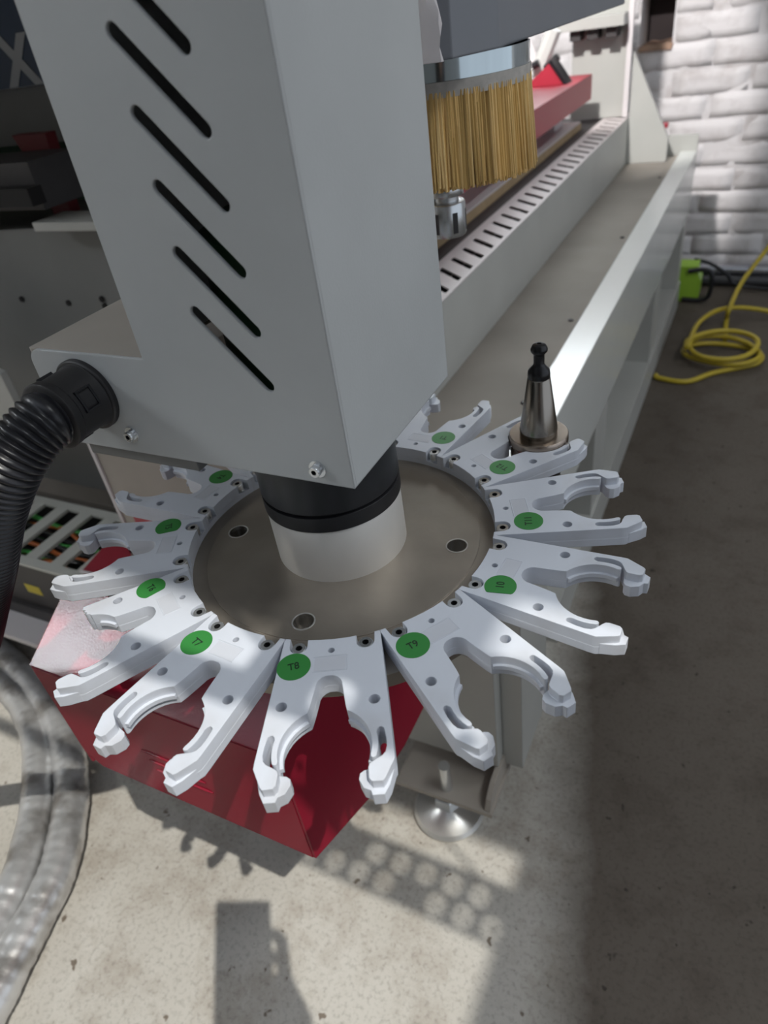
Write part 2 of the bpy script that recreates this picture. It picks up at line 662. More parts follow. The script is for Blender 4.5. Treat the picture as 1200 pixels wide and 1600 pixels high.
CZ = 2.6
mb = MB()
AX1, AY0, AY1 = -0.14 + 0.51 * CZ, -1.6, 0.485 - 0.26 * CZ      # skylight over the photographer
B0, B1 = 2.95 - 0.26 * CZ, 3.5 - 0.26 * CZ                      # skylight near the back wall
mb.box((-2.4, AY1, CZ), (3.5, B0, CZ + 0.03))
mb.box((AX1, AY0, CZ), (3.5, AY1, CZ + 0.03))
mb.box((-2.4, -3.0, CZ), (3.5, AY0, CZ + 0.03))
mb.box((-2.4, B0, CZ), (1.07, B1, CZ + 0.03))
mb.box((1.07, B0, CZ), (3.5, B1, CZ + 0.03))
mb.box((-2.4, B1, CZ), (3.5, WY, CZ + 0.03))
mb.box((-2.4, 0.420 - 0.26 * CZ, CZ), (-0.45 + 0.51 * CZ, AY1, CZ + 0.03))
struct(mb.build('ceiling', 'roof_sheet'))

# added perforated bar out of view, casts light rings on the floor
KZ = 1.62
ky0 = 0.357 - 0.26 * KZ
kx0, kx1 = -0.585 + 0.51 * KZ, -0.12 + 0.51 * KZ
holes, plugs = [], []
cell = 0.040
bar = thing('ring_caster_bar', 'added unseen steel bar with ring holes that casts light rings on the floor', 'steel bar', ((kx0 + kx1) / 2, ky0, KZ))
rows = (0.0205, 0.0545)
for i in range(1, 12):
    for j, yy in enumerate(rows):
        cx = kx0 + 0.022 + i * cell + (0.012 if j else 0)
        if cx > kx1 - 0.02 or (i, j) in ((1, 1), (2, 1), (3, 1), (4, 1), (2, 0), (7, 0), (10, 1)):
            continue
        holes.append(circle(cx, ky0 + yy, 0.0130, 20))
        plugs.append((cx, ky0 + yy))
mb = MB()
mb.shape([(kx0, ky0), (kx1, ky0), (kx1, ky0 + 0.080), (kx0, ky0 + 0.080)], holes, KZ, KZ + 0.002)
mb.build('plate', 'galv', bar)
for cx, cy in plugs:
    mb = MB()
    mb.shape(circle(cx, cy, 0.0062, 12), (), KZ, KZ + 0.002)
    mb.box((cx - 0.0132, cy - 0.0007, KZ + 0.0001), (cx + 0.0132, cy + 0.0007, KZ + 0.0019))
    mb.build('ring_plug', 'galv', bar)
mb = MB()
mb.box((-1.25 + 0.51 * KZ, ky0 - 0.006, KZ + 0.0021), (kx0 + 0.01, ky0 + 0.020, KZ + 0.0041))  # added strip, throws the dark band across the forks
mb.build('band_caster', 'galv', bar)
for xx in (kx0 + 0.004, kx1 - 0.004):
    mb = MB()
    mb.tube([(xx, ky0 + 0.04, KZ + 0.001), (xx, ky0 + 0.04, CZ)], 0.003, 8)
    mb.build('hanger_rod', 'galv', bar)
# body for the added overhead tube light
tl = thing('tube_fill', 'long white tube lamp added over the walkway as overhead fill', 'lamp', (0.95, 0.80, 2.42))
mb = MB()
mb.box((0.82, 0.03, 2.41), (1.08, 1.57, 2.46))
mb.build('lamp_body', 'frame_white', tl)
for yy in (0.25, 1.35):
    mb = MB()
    mb.tube([(0.95, yy, 2.46), (0.95, yy, CZ)], 0.006, 8)
    mb.build('hanger_rod', 'galv', tl)

so = thing('wall_fill_spot', 'small round spot lamp added out of view to brighten the brick wall', 'lamp', (-0.55, 0.95, 1.97))  # body of the added wall spot
mb = MB()
mb.lathe([(0.07, 1.96), (0.075, 2.00), (0.05, 2.09), (0.012, 2.10), (0.012, 2.60)], (-0.55, 0.95, 0), n=32)
mb.build('lamp_body', 'frame_white', so, smooth=40)
# =================================================================== TOOL CAROUSEL
CX, CY = -0.24457784, 0.34152748
TH0 = math.radians(-63.9166)
ZT = 0.69            # top of the forks
ZB = 0.675           # underside of the forks
ZD = 0.678           # raised disc face
carousel = thing('tool_carousel', 'round steel tool changer disc ringed by twelve white plastic forks with green stickers', 'tool changer', (CX, CY, 0.66))
mb = MB()
hole_c = [(CX + 0.0885 * math.cos(math.radians(a)), CY + 0.0885 * math.sin(math.radians(a))) for a in (-79, 11, 101, 191)]
hl = [circle(x, y, 0.0072, 24) for x, y in hole_c]
mb.shape(circle(CX, CY, 0.139, 96), hl, 0.664, ZB)
mb.shape(circle(CX, CY, 0.1165, 96), hl, ZB, ZD - 0.0012)
mb.shape(circle(CX, CY, 0.1045, 96), hl, ZD - 0.0012, ZD)
mb.build('disc', 'steel_disc', carousel, smooth=40)
for x, y in hole_c:
    mb = MB()
    mb.lathe([(0.0072, 0.6655), (0.0072, ZD + 0.0003), (0.0082, ZD + 0.0003), (0.0082, ZD), (0.0073, ZD - 0.0008)], (x, y, 0), close=False, n=24)
    mb.lathe([(0.0072, 0.664), (0.0072, 0.6652)], (x, y, 0), n=24)
    mb.build('hole_bushing', 'steel_bright', carousel, smooth=40)
mb = MB()
mb.lathe([(0.0492, ZD - 0.001), (0.0492, 0.7195), (0.0485, 0.722)], (CX, CY, 0), n=96)
mb.build('hub', 'hub_silver', carousel, smooth=40)


def fork_outline(broken=None):
    """outline in mm, u radial, v tangential; returns (full, notched) loops"""
    u0, rr = 193.0, 25.5

    def pt(phi, r):
        return (u0 - r * math.cos(math.radians(phi)), r * math.sin(math.radians(phi)))
    right = []
    right += [(152 - 8 * math.cos(math.radians(a)), 8 * math.sin(math.radians(a))) for a in (15, 35, 55, 75, 92)]
    right += [(160, 9.2), (166.5, 10.3)]
    right += [pt(p, rr) for p in (26, 33, 41, 49, 57, 65, 73, 81, 89, 97, 104)]
    right += [pt(107, 26.0), pt(108, 27.0), pt(107, 28.0), pt(105, 28.6)]
    right += [pt(p, 28.7) for p in (98, 90, 82, 76)]
    right += [(184.2, 28.2), (183.0, 29.2), (182.9, 30.6), (183.8, 31.8), (186, 32.3), (190, 33.0), (195, 33.3), (198.5, 32.6), (200.5, 31.0),
              (202.2, 28.3), (203.6, 26.0), (205.0, 24.2), (207, 23.6), (213.2, 24.0), (215, 25.5), (215.2, 31.0), (213.8, 32.2), (202.8, 37.3), (199, 37.2)]
    left = [(u, -v) for u, v in right]
    if broken == 'left':
        left = [(152 - 8 * math.cos(math.radians(a)), -8 * math.sin(math.radians(a))) for a in (15, 35, 55, 75, 92)]
        left += [(160, -9.2), (166.5, -10.3)] + [(u, -v) for u, v in [pt(p, rr) for p in (26, 33, 41, 49, 57, 63)]]
        left += [(183.5, -23.8), (184.0, -25.5), (186.2, -26.6), (185.3, -28.4), (187.0, -30.0), (185.6, -31.6), (187.4, -33.2), (186.4, -35.9)]

    def inner(notch):
        # from left base corner to right base corner along the inner edge (v from -31 to 31)
        out = []
        Ri = 115.5

        def ic(v):
            return math.sqrt(Ri * Ri - v * v)
        if not notch:
            for v in (-30.2, -24, -16, -8, 0, 8, 16, 24, 30.2):
                out.append((ic(v), v))
        else:
            for s in (-1, 1):
                c = (119.4, 20.85 * s)
                seg = [(ic(26.4), 26.4 * 1.0)]
                seg += [(119.4 + 5.6 * math.cos(math.radians(a)), 20.85 + 5.6 * math.sin(math.radians(a))) for a in (90, 65, 40, 20, 0, -20, -40, -65, -90)]
                seg += [(ic(15.25), 15.25)]
                if s < 0:
                    out.append((ic(30.2), -30.2))
                    out += [(u, -v) for u, v in seg]
                    out += [(ic(8), -8), (ic(0), 0), (ic(8), 8)]
                else:
                    out += seg[::-1]
                    out.append((ic(30.2), 30.2))
        return out

    def loop(notch):
        # start at throat, go down right arm to tip, back along outer right, inner edge right->left, outer left, back up left arm
        l = list(right)
        inn = inner(notch)
        l += inn[::-1]
        l += left[::-1]
        return [(u / 1000, v / 1000) for u, v in l]
    return loop(False), loop(True)


def fork_mesh(broken=None):
    full, notched = fork_outline(broken)
    hs = [circle(0.1247, 0, 0.0021, 14), circle(0.1642, 0.0266, 0.0033, 18), circle(0.1642, -0.0266, 0.0033, 18)]
    mb = MB()
    zmid = 0.0062
    mb.shape(full, hs, 0.0, zmid)
    mb.shape(notched, hs, zmid, ZT - ZB)
    for s in (-1, 1):
        if broken == 'left' and s < 0:
            phs = list(range(28, 62, 6))
        else:
            phs = list(range(28, 107, 6))
            low = [(203.2, 27.5), (204.6, 20.5), (206.2, 18.4), (209.5, 17.9), (214.4, 20.4), (216.2, 24.2), (218.8, 25.0), (218.8, 31.2), (213.5, 34.0), (205.0, 36.3)]
            lw = [(u / 1000, s * v / 1000) for u, v in low]
            mb.shape(lw, (), 0.0001, 0.0088)
        # rib running along the grip arc
        o = [(0.193 - 0.0252 * math.cos(math.radians(p)) * 1.03, s * 0.0252 * 1.03 * math.sin(math.radians(p))) for p in phs]
        i_ = [(0.193 - 0.0236 * math.cos(math.radians(p)), s * 0.0236 * math.sin(math.radians(p))) for p in phs]
        mb.shape(o + i_[::-1], (), 0.0054, 0.0086)
    # thin moulded frame of the writing field
    for a, b in (((0.1290, -0.0105), (0.1294, 0.0100)), ((0.1405, -0.0105), (0.1409, 0.0100)), ((0.1290, 0.0098), (0.1409, 0.0102))):
        mb.box((a[0], a[1], ZT - ZB - 0.0004), (b[0], b[1], ZT - ZB + 0.00012))
    return mb


def screw_parts(mb, x, y, z, r=0.0047, h=0.0066):
    pr = [(r * 0.98, z), (r, z + h * 0.88), (r * 0.9, z + h), (r * 0.46, z + h)]
    mb.lathe(pr, (x, y, 0), n=24, close=False)
    n = 6
    hexo = [(x + r * 0.46 * math.cos(PI / 3 * k), y + r * 0.46 * math.sin(PI / 3 * k)) for k in range(n)]
    vs = [(a, b, z + h) for a, b in hexo] + [(a, b, z + h * 0.45) for a, b in hexo]
    mb.add(vs, [(k, k + n, (k + 1) % n + n, (k + 1) % n) for k in range(n)] + [tuple(n + k for k in range(n))], 1)


screw_mb = MB()
screw_parts(screw_mb, 0, 0, 0)
screw_mb.lathe([(0.0050, -0.0009), (0.0050, 0.0)], n=24)
fork_me = fork_mesh().build('proto', 'plastic_white', smooth=30)
fork_bad = fork_mesh('left').build('proto', 'plastic_white', smooth=30)
screw_me = screw_mb.build('proto', ['zinc', 'dark_socket'], smooth=40)
tape_me = MB().box((0.1299, -0.0098, 0.015), (0.1402, 0.0093, 0.01508)).build('proto', 'tape')
names = {0: 'T8', 1: 'T9', 2: 'T10', 3: 'T11', 4: 'T12', 5: 'T1', 6: 'T2', 7: 'T3', 8: 'T4', 9: 'T5', 10: 'T6', 11: 'T7'}
spos = {0: (135.2, -22.3, 12), 11: (136.9, -22.9, -14), 10: (140.7, -24.3, 8), 9: (139.6, -23.6, 10), 8: (139.4, -23.2, 0), 1: (134.8, -20.2, -4),
        2: (135.8, -17.7, 14), 3: (138.4, -18.1, -6), 4: (140.7, -17.1, 12), 5: (141.1, -19.2, 0), 6: (139, -20, 0), 7: (139, -21, 0)}
cinv = parent_inverse(carousel)
for k in range(12):
    a = TH0 + k * PI / 6
    Mk = Matrix.Translation((CX, CY, ZB)) @ Matrix.Rotation(a, 4, 'Z')
    fo = bpy.data.objects.new('tool_fork', (fork_bad if k == 10 else fork_me).data)
    COL.objects.link(fo)
    fo.parent = carousel
    fo.matrix_parent_inverse = cinv
    fo.matrix_basis = Mk
    if k == 10:
        fo['label'] = 'white plastic fork with one arm broken off'
    if k in (4,):
        fo['label'] = 'white plastic fork gripping the steel tool holder'
    for s in (-1, 1):
        sc = bpy.data.objects.new('socket_screw', screw_me.data)
        COL.objects.link(sc)
        sc.parent = fo
        sc.location = (0.1194, 0.02085 * s, 0.0072)
        sc.rotation_euler = (0, 0, random.uniform(0, 1))
    tp = bpy.data.objects.new('writing_field', tape_me.data)
    COL.objects.link(tp)
    tp.parent = fo
    u, v, rot = spos[k]
    smb = MB()
    if k == 2:     # edge folded over
        pts = [(max(x, -0.0066), y) for x, y in circle(0, 0, 0.0104, 40)]
    elif k == 9 or k == 10:
        pts = [(min(x, 0.0078), y) for x, y in circle(0, 0, 0.0104, 40)]
    else:
        pts = circle(0, 0, 0.0104, 40)
    clean = []
    for p in pts:
        if not clean or (abs(p[0] - clean[-1][0]) + abs(p[1] - clean[-1][1])) > 1e-6:
            clean.append(p)
    smb.shape(clean, (), 0, 0.00015)
    tv, tf = text_mesh('10' if k == 2 else names[k], 0.0074, 0.00010)
    smb.add([(p.x * 0.86 + (0.001 if k == 2 else 0), p.y, 0.0002 + p.z) for p in tv], tf, 1)
    if k == 2:
        smb.shape([(-0.0066, -0.0078), (-0.0050, -0.0055), (-0.0050, 0.0055), (-0.0066, 0.0078)], (), 0.00016, 0.0005, mi=0)
    st = smb.build('sticker', ['sticker_green', 'ink', 'tape'])
    st.parent = fo
    # text up points to the centre (-u), reading direction +v
    st.matrix_basis = Matrix.Translation((u / 1000, v / 1000, ZT - ZB + 0.00005)) @ Matrix.Rotation(PI / 2 + math.radians(rot), 4, 'Z')
    st['label'] = 'round green sticker lettered ' + names[k]
for o in (fork_me, fork_bad, screw_me, tape_me):
    bpy.data.objects.remove(o, do_unlink=True)

# =================================================================== TOOL HOLDER in fork T12
a = TH0 + 4 * PI / 6
TX, TY = CX + 0.193 * math.cos(a), CY + 0.193 * math.sin(a)
ZF = ZT - 0.0085
th = thing('tool_holder', 'steel cone tool holder with black pull stud standing in a white fork', 'tool holder', (TX, TY, ZF - 0.04))
mb = MB()
mb.lathe([(0.0200, ZF - 0.012), (0.0238, ZF - 0.008), (0.0238, ZF - 0.004), (0.0225, ZF - 0.0015), (0.0225, ZF + 0.0025), (0.0248, ZF + 0.0055), (0.0248, ZF + 0.0118), (0.0241, ZF + 0.0128), (0.017, ZF + 0.0128)], (TX, TY, 0), n=64)
mb.build('flange', 'flange_steel', th, smooth=35)
zf = ZF + 0.0128
mb = MB()
mb.lathe([(0.0156, zf), (0.0154, zf + 0.003), (0.01585, zf + 0.0035), (0.0092, zf + 0.0505), (0.0085, zf + 0.0513)], (TX, TY, 0), n=64)
mb.build('taper', 'taper_steel', th, smooth=35)
zs = zf + 0.0513
mb = MB()
mb.lathe([(0.0090, zs), (0.0090, zs + 0.003), (0.0086, zs + 0.006), (0.0048, zs + 0.0105), (0.0043, zs + 0.012), (0.0043, zs + 0.0195), (0.0066, zs + 0.0222), (0.0068, zs + 0.0242), (0.0052, zs + 0.0275), (0.0034, zs + 0.0285), (0.0018, zs + 0.0285), (0.0014, zs + 0.025)], (TX, TY, 0), n=32)
mb.build('pull_stud', 'stud_black', th, smooth=35)
mb = MB()
mb.lathe([(0.017, ZF - 0.045), (0.019, ZF - 0.043), (0.019, ZF - 0.020), (0.0170, ZF - 0.018), (0.0165, ZF - 0.0115)], (TX, TY, 0), n=40)
mb.build('collet_nut', 'stud_black', th, smooth=35)

# =================================================================== CAROUSEL HOUSING
hx0, hx1, hy0, hy1, hz0, hz1 = -0.314, -0.182, 0.276, 0.423, 0.780, 1.30
ax0, az1 = -0.416, 0.850
housing = thing('carousel_housing', 'tall grey sheet metal housing with diagonal vent slots above the tool disc', 'machine housing', (-0.25, 0.35, 0.78))
t = 0.0022


def slot2d(x0, z0, x1, z1, r, n=8):
    d = math.atan2(z1 - z0, x1 - x0)
    return arc(x0, z0, r, d + PI / 2, d + 3 * PI / 2, n) + arc(x1, z1, r, d - PI / 2, d + PI / 2, n)


vents = []
for i in range(-9, 6):
    zc = 0.8825 - 0.0005 + (5 - 0) * 0  # lowest slot start height
    zz = 0.881 + 0.0313 * (5 - i) if False else 0.881 + 0.0313 * i
    if zz < 0.87 or zz > 1.2:
        continue
    vents.append(slot2d(-0.2620, zz, -0.2255, zz - 0.0400, 0.0036))
for i in range(6, 11):
    zz = 0.881 + 0.0313 * i
    vents.append(slot2d(-0.2620, zz, -0.2255, zz - 0.0400, 0.0036))
rc = 0.010
front = [(hx1, hz0), (hx1, hz1), (hx0, hz1), (hx0, az1)] + [(ax0 + rc - rc * math.sin(q), az1 - rc + rc * math.cos(q)) for q in [PI / 2 * k / 6 for k in range(7)]] + [(ax0, hz0 + 0.006), (ax0 + 0.004, hz0)]
mb = MB()
mb.shape(front, vents, hy0, hy0 + t, m=XZ)
mb.build('front_panel', 'paint', housing)
mb = MB()
mb.box((hx1 - t, hy0 + t, hz0), (hx1, hy1, hz1))
mb.build('side_panel', 'paint', housing)
mb = MB()
mb.box((hx0, hy0 + t, az1), (hx0 + t, hy1, hz1))
mb.box((hx0 + t, hy1 - t, hz0), (hx1 - t, hy1, hz1))
mb.box((hx0, hy0 + t, hz1 - t), (hx1, hy1, hz1))
mb.build('rear_panel', 'paint', housing)
mb = MB()
mb.box((ax0, hy0 + t, az1 - t), (hx0 + t, 0.50, az1))
mb.box((ax0, hy0 + t, hz0), (ax0 + t, 0.50, az1 - t))
mb.box((ax0 + t, hy0 + t, hz0), (hx0, 0.50, hz0 + t))
mb.build('arm_box', 'tan_dust', housing)
mb = MB()
mb.box((ax0 + 0.012, hy0 + 0.006, 0.768), (-0.305, 0.48, hz0))
mb.build('arm_foot', 'gantry_shade', housing)
mb = MB()
mb.lathe([(0.0486, 0.7222), (0.0500, 0.7232), (0.0500, 0.7345), (0.0478, 0.7352), (0.0478, 0.7368), (0.0500, 0.7376), (0.0500, 0.7835)], (CX, CY, 0), n=96)
mb.build('bearing_sleeve', 'black_ring', housing, smooth=40)
mb = MB()
mb.lathe([(0.046, 0.784), (0.046, 0.91), (0.03, 0.92)], (CX, CY, 0), n=32)
mb.build('motor', 'green_dark', housing, smooth=40)
for x, z in ((-0.205, 0.790), (-0.348, 0.794)):
    mb = MB()
    s = MB()
    screw_parts(s, 0, 0, 0, 0.0036, 0.0040)
    s.lathe([(0.0056, -0.0006), (0.0056, 0.0)], n=24)
    Mx = Matrix.Translation((x, hy0 - 0.0006, z)) @ Matrix.Rotation(PI / 2, 4, 'X')
    for i, q in enumerate(s.v):
        s.v[i] = tuple(Mx @ Vector(q))
    s.build('button_screw', ['zinc', 'dark_socket'], housing, smooth=40)
# mounting plate behind the disc that carries the arm
mount = thing('mounting_plate', 'beige steel plate carrying the housing arm behind the white forks', 'steel plate', (-0.56, 0.51, 0.48))
mb = MB()
mb.shape([(-0.718, 0.470), (-0.40, 0.470), (-0.40, 0.845), (-0.46, 0.845), (-0.718, 0.62)], (), 0.5005, 0.512, m=XZ)
mb.build('plate', 'tan_dust', mount)
mb = MB()
mb.box((-0.718, 0.498, 0.470), (-0.712, 0.5005, 0.62))
mb.build('plate_lip', 'board_white', mount)
mb = MB()
mb.box((-0.69, 0.4985, 0.470), (-0.45, 0.5004, 0.505))
mb.build('red_strip', 'red_paint', mount)

# =================================================================== CORRUGATED CONDUIT
cond = thing('corrugated_conduit', 'black corrugated conduit plugged into the grey housing arm', 'conduit', (-0.372, 0.27, 0.80))
cc = Vector((-0.3735, hy0, 0.8215))
mb = MB()
mb.lathe([(0.0245, 0.0), (0.0245, 0.003), (0.0235, 0.0042), (0.0225, 0.0042), (0.0215, 0.007), (0.0210, 0.026), (0.0222, 0.027), (0.0225, 0.0325), (0.0205, 0.0335)], cc, axis='Y', n=64, m=Matrix.Translation(cc) @ Matrix.Scale(-1, 4, (0, 1, 0)) @ Matrix.Translation(-cc))
mb.f = [tuple(reversed(q)) for q in mb.f]
con = mb.build('connector', 'nylon_black', cond, smooth=35)
for ang in (-20, 100, 220):
    s = MB()
    q = Matrix.Translation(cc) @ Matrix.Rotation(math.radians(ang), 4, 'Y')
    s.box((0.0200, -0.023, -0.0062), (0.0222, -0.0215, 0.0062), m=q)
    s.box((0.0200, -0.0125, -0.0062), (0.0222, -0.011, 0.0062), m=q)
    s.box((0.0200, -0.023, -0.0072), (0.0222, -0.011, -0.0060), m=q)
    s.box((0.0200, -0.023, 0.0060), (0.0222, -0.011, 0.0072), m=q)
    s.build('latch_window', 'rubber', con)
path = [cc + Vector((0, -0.028, 0)), cc + Vector((0, -0.038, 0)), ony(40, 692, 0.224), ony(12, 740, 0.210), ony(-10, 810, 0.199), ony(-23, 905, 0.191), ony(-48, 1030, 0.187)]
path += [path[-1] + Vector((-0.09, -0.01, -0.07)), path[-1] + Vector((-0.24, -0.03, -0.19)), path[-1] + Vector((-0.42, -0.06, -0.33)), Vector((-1.10, 0.09, 0.11)), Vector((-1.25, 0.05, 0.0195)), Vector((-1.7, 0.0, 0.0195))]
pp = resample(spline(path, 40), 0.0007)
pitch = 0.0042
rad = []
for i in range(len(pp)):
    ph = (i * 0.0007 / pitch) % 1.0
    rad.append(0.0172 + 0.0020 * (0.5 + 0.5 * math.cos(2 * PI * ph)) ** 0.6)
mb = MB()
mb.tube(pp, rad, 36)
mb.build('corrugated_tube', 'rubber', cond, smooth=80)

# =================================================================== CNC BED (right hand side rail, tray, legs)
RX0, RX1, RZ = -0.257, -0.207, 0.509
YF, YE = 0.552, 2.60
bed = thing('machine_bed', 'long grey steel machine bed with slotted strip, side tray and outer rail', 'machine', (-0.4, 1.5, 0))
mb = MB()
mb.box((RX0 + 0.001, YF, 0.322), (RX1, YE, RZ))
mb.build('side_rail', 'paint_rail', bed)
mb = MB()
mb.box((-0.407, YF, 0.490), (RX0 - 0.001, YE, 0.4985))
mb.build('tray', 'tray_dusty', bed)
for x, y in ((-0.275, 1.22), (-0.275, 1.72), (-0.275, 2.3), (-0.30, 2.55), (-0.268, 0.9)):
    mb = MB()
    mb.lathe([(0.005, 0.4985), (0.005, 0.500), (0.003, 0.5015)], (x, y, 0), n=12)
    mb.build('tray_screw', 'dark_iron', bed)
mb = MB()
mb.box((-0.4125, YF, 0.33), (-0.407, YE - 0.02, 0.6299))
mb.build('bed_side', 'paint_frame', bed)
# slotted strip along the table edge, each slot a real cut
mb = MB()
XO, XI, SK = -0.4145, -0.4670, 0.046          # slot ends and slant
mb.box((XO, YF, 0.630), (-0.407, YE - 0.02, 0.632))
mb.box((-0.485, YF, 0.630), (XI, YE - 0.02, 0.632))
y = YF
pit, gap = 0.0555, 0.0165
while y + pit < YE - 0.02:
    y2 = y + pit - gap
    d0 = max(y - SK, YF) if False else y
    if y2 + SK < YE - 0.02:
        mb.shape([(XO, y), (XO, y2), (XI, y2 + SK), (XI, y + SK)], (), 0.630, 0.632)
    y += pit
mb.shape([(XO, y), (XO, YE - 0.02), (XI, YE - 0.02), (XI, min(y + SK, YE - 0.025))], (), 0.630, 0.632)
mb.shape([(XO, YF), (XI, YF + SK - gap), (XI, YF)], (), 0.630, 0.632)
mb.build('slotted_strip', 'strip', bed)
mb = MB()
mb.box((-0.484, YF, 0.58), (-0.413, YE - 0.03, 0.59))
mb.build('channel_floor', 'dark_gap', bed)
mb = MB()
mb.box((-1.55, 1.06, 0.59), (-0.4852, YE - 0.02, 0.628))
mb.build('table_top', 'mat_dark', bed)
mb = MB()
mb.box((-0.56, YF, 0.33), (-0.4130, YF + 0.02, 0.5795))
mb.build('front_beam', 'paint_frame', bed)
# front leg
mb = MB()
mb.box((-0.350, 0.552, 0.095), (-0.2075, 0.66, 0.3215))
mb.build('leg', 'paint_frame', bed)
mb = MB()
mb.box((-0.207, 0.575, 0.075), (-0.178, 0.70, 0.40))
mb.build('leg_gusset', 'paint_frame', bed)
mb = MB()
mb.box((-0.352, 0.497, 0.052), (-0.200, 0.66, 0.060))
fp = mb.build('foot_bracket', 'tan_dust', bed)
mb = MB()
mb.shape([(0.500, 0.060), (0.66, 0.060), (0.66, 0.095), (0.552, 0.095), (0.528, 0.092), (0.508, 0.078)], (), -0.212, -0.204, m=YZ)
mb.build('bracket_cheek', 'tan_dust', fp)
mb = MB()
mb.box((-0.352, 0.64, 0.060), (-0.208, 0.66, 0.095))
mb.build('bracket_back', 'dark_iron', fp)
ft = MB()
fx, fy = -0.276, 0.515
ft.lathe([(0.052, 0.0), (0.054, 0.006), (0.050, 0.012), (0.022, 0.020), (0.014, 0.028), (0.009, 0.030)], (fx, fy, 0), n=48)
lf = ft.build('leveling_foot', 'steel_bright', bed, smooth=30)
mb = MB()
mb.lathe([(0.0085, 0.028), (0.0085, 0.115)], (fx, fy, 0), n=24)
mb.build('threaded_bolt', 'zinc', lf, smooth=30)
mb = MB()
mb.lathe([(0.021, 0.026), (0.023, 0.028), (0.023, 0.049), (0.021, 0.051)], (fx, fy, 0), n=6)
mb.build('hex_nut', 'zinc', lf)
# rear legs and lower beams
for y0_, y1_ in ((1.93, 2.04), (2.52, YE)):
    mb = MB()
    mb.box((-0.30, y0_, 0.095), (-0.212, y1_, 0.3215))
    mb.build('leg', 'paint_frame', bed)
mb = MB()
mb.box((-0.30, 0.90, 0.0), (-0.2075, YE, 0.095))
mb.build('lower_beam', 'paint_frame', bed)
mb = MB()
mb.box((-0.30, 1.18, 0.095), (-0.212, 1.30, 0.3215))
mb.build('leg', 'paint_frame', bed)
mb = MB()
mb.box((-0.45, 0.95, 0.095), (-0.43, YE, 0.33))
mb.build('inner_wall', 'gantry_shade', bed)
mb = MB()
mb.box((-0.407, YE, 0.44), (RX1, YE + 0.012, 0.556))
mb.build('end_plate', 'paint_frame', bed)
# gantry upright at the far end
up = thing('gantry_upright', 'grey steel gantry upright with triangular gusset at the far bed end', 'machine frame', (-0.48, 2.5, 0.632))
mb = MB()
mb.shape([(-0.585, 0.634), (-0.418, 0.634), (-0.418, 1.06), (-0.585, 1.06)], (), 2.50, 2.53, m=XZ)
mb.build('upright_plate', 'paint_frame', up)
mb = MB()
mb.shape([(-0.4065, 0.499), (-0.287, 0.499), (-0.287, 0.565), (-0.4065, 0.80)], (), 2.505, 2.525, m=XZ)
mb.build('gusset', 'paint_frame', up)
mb = MB()
mb.box((-0.424, 2.485, 0.634), (-0.410, 2.4995, 1.05))
mb.build('upright_flange', 'board_white', up)
mb = MB()
mb.box((-0.64, 2.42, 0.872), (-0.425, 2.4995, 0.90))
mb.build('guide_plate', 'paint_frame', up)
for x in (-0.565, -0.515, -0.462):
    mb = MB()
    mb.box((x - 0.015, 2.44, 0.846), (x + 0.015, 2.4995, 0.8715))
    mb.build('guide_block', 'dark_iron', up)

# boards and the red beam lying over the table
bd = thing('plywood_board', 'white faced board with raw brown edge lying on the dark table', 'board', (-0.8, 1.6, 0.628))
mb = MB()
mb.box((-1.4, 1.07, 0.6285), (-0.520, 2.36, 0.646))
mb.build('core', 'mdf', bd)
mb = MB()
mb.box((-1.4, 1.07, 0.6465), (-0.522, 2.36, 0.650))
mb.build('white_face', 'board_white', bd)
rb = thing('red_beam', 'long red painted steel beam above the white faced board', 'steel beam', (-0.55, 2.0, 0.65))
mb = MB()
mb.box((-0.66, 1.10, 0.702), (-0.50, 2.39, 0.766))
mb.build('beam_body', 'red_paint', rb)
mb = MB()
mb.box((-0.655, 2.2, 0.6505), (-0.56, 2.30, 0.7015))
mb.build('beam_foot', 'board_white', rb)
mb = MB()
mb.box((-0.655, 1.2, 0.6505), (-0.56, 1.3, 0.7015))
mb.build('beam_foot', 'board_white', rb)
rcl = thing('red_clamp', 'small bright red wedge clamp with black edge on the red beam', 'clamp', (-0.58, 2.2, 0.766))
mb = MB()
mb.shape([(-0.645, 0.7665), (-0.535, 0.7665), (-0.575, 0.820)], (), 2.20, 2.25, m=XZ)
mb.build('wedge', 'red_paint', rcl)
mb = MB()
mb.shape([(-0.535, 0.7665), (-0.525, 0.7665), (-0.570, 0.827), (-0.577, 0.821)], (), 2.195, 2.255, m=XZ)
mb.build('edge_strip', 'rubber', rcl)
arm_ = thing('link_arm', 'pale grey slanted link arm with black pivots behind the red beam', 'machine arm', (-0.75, 2.35, 0.77))
mb = MB()
p_a, p_b = ony(838, 118, 2.30), ony(866, 45, 2.30)
mb.tube([p_a, p_b], 0.022, 8)
mb.build('link', 'paint_rail', arm_)
mb = MB()
p_c = ony(826, 62, 2.30)
mb.tube([p_a + Vector((0, .03, 0)), p_c + Vector((-.05, .03, .05))], 0.018, 8)
mb.build('link', 'board_white', arm_)
mb = MB()
mb.tube([ony(852, 108, 2.26), ony(872, 88, 2.26)], 0.010, 8)
mb.tube([ony(832, 104, 2.26), ony(842, 98, 2.26)], 0.010, 8)
mb.build('pivot', 'rubber', arm_)

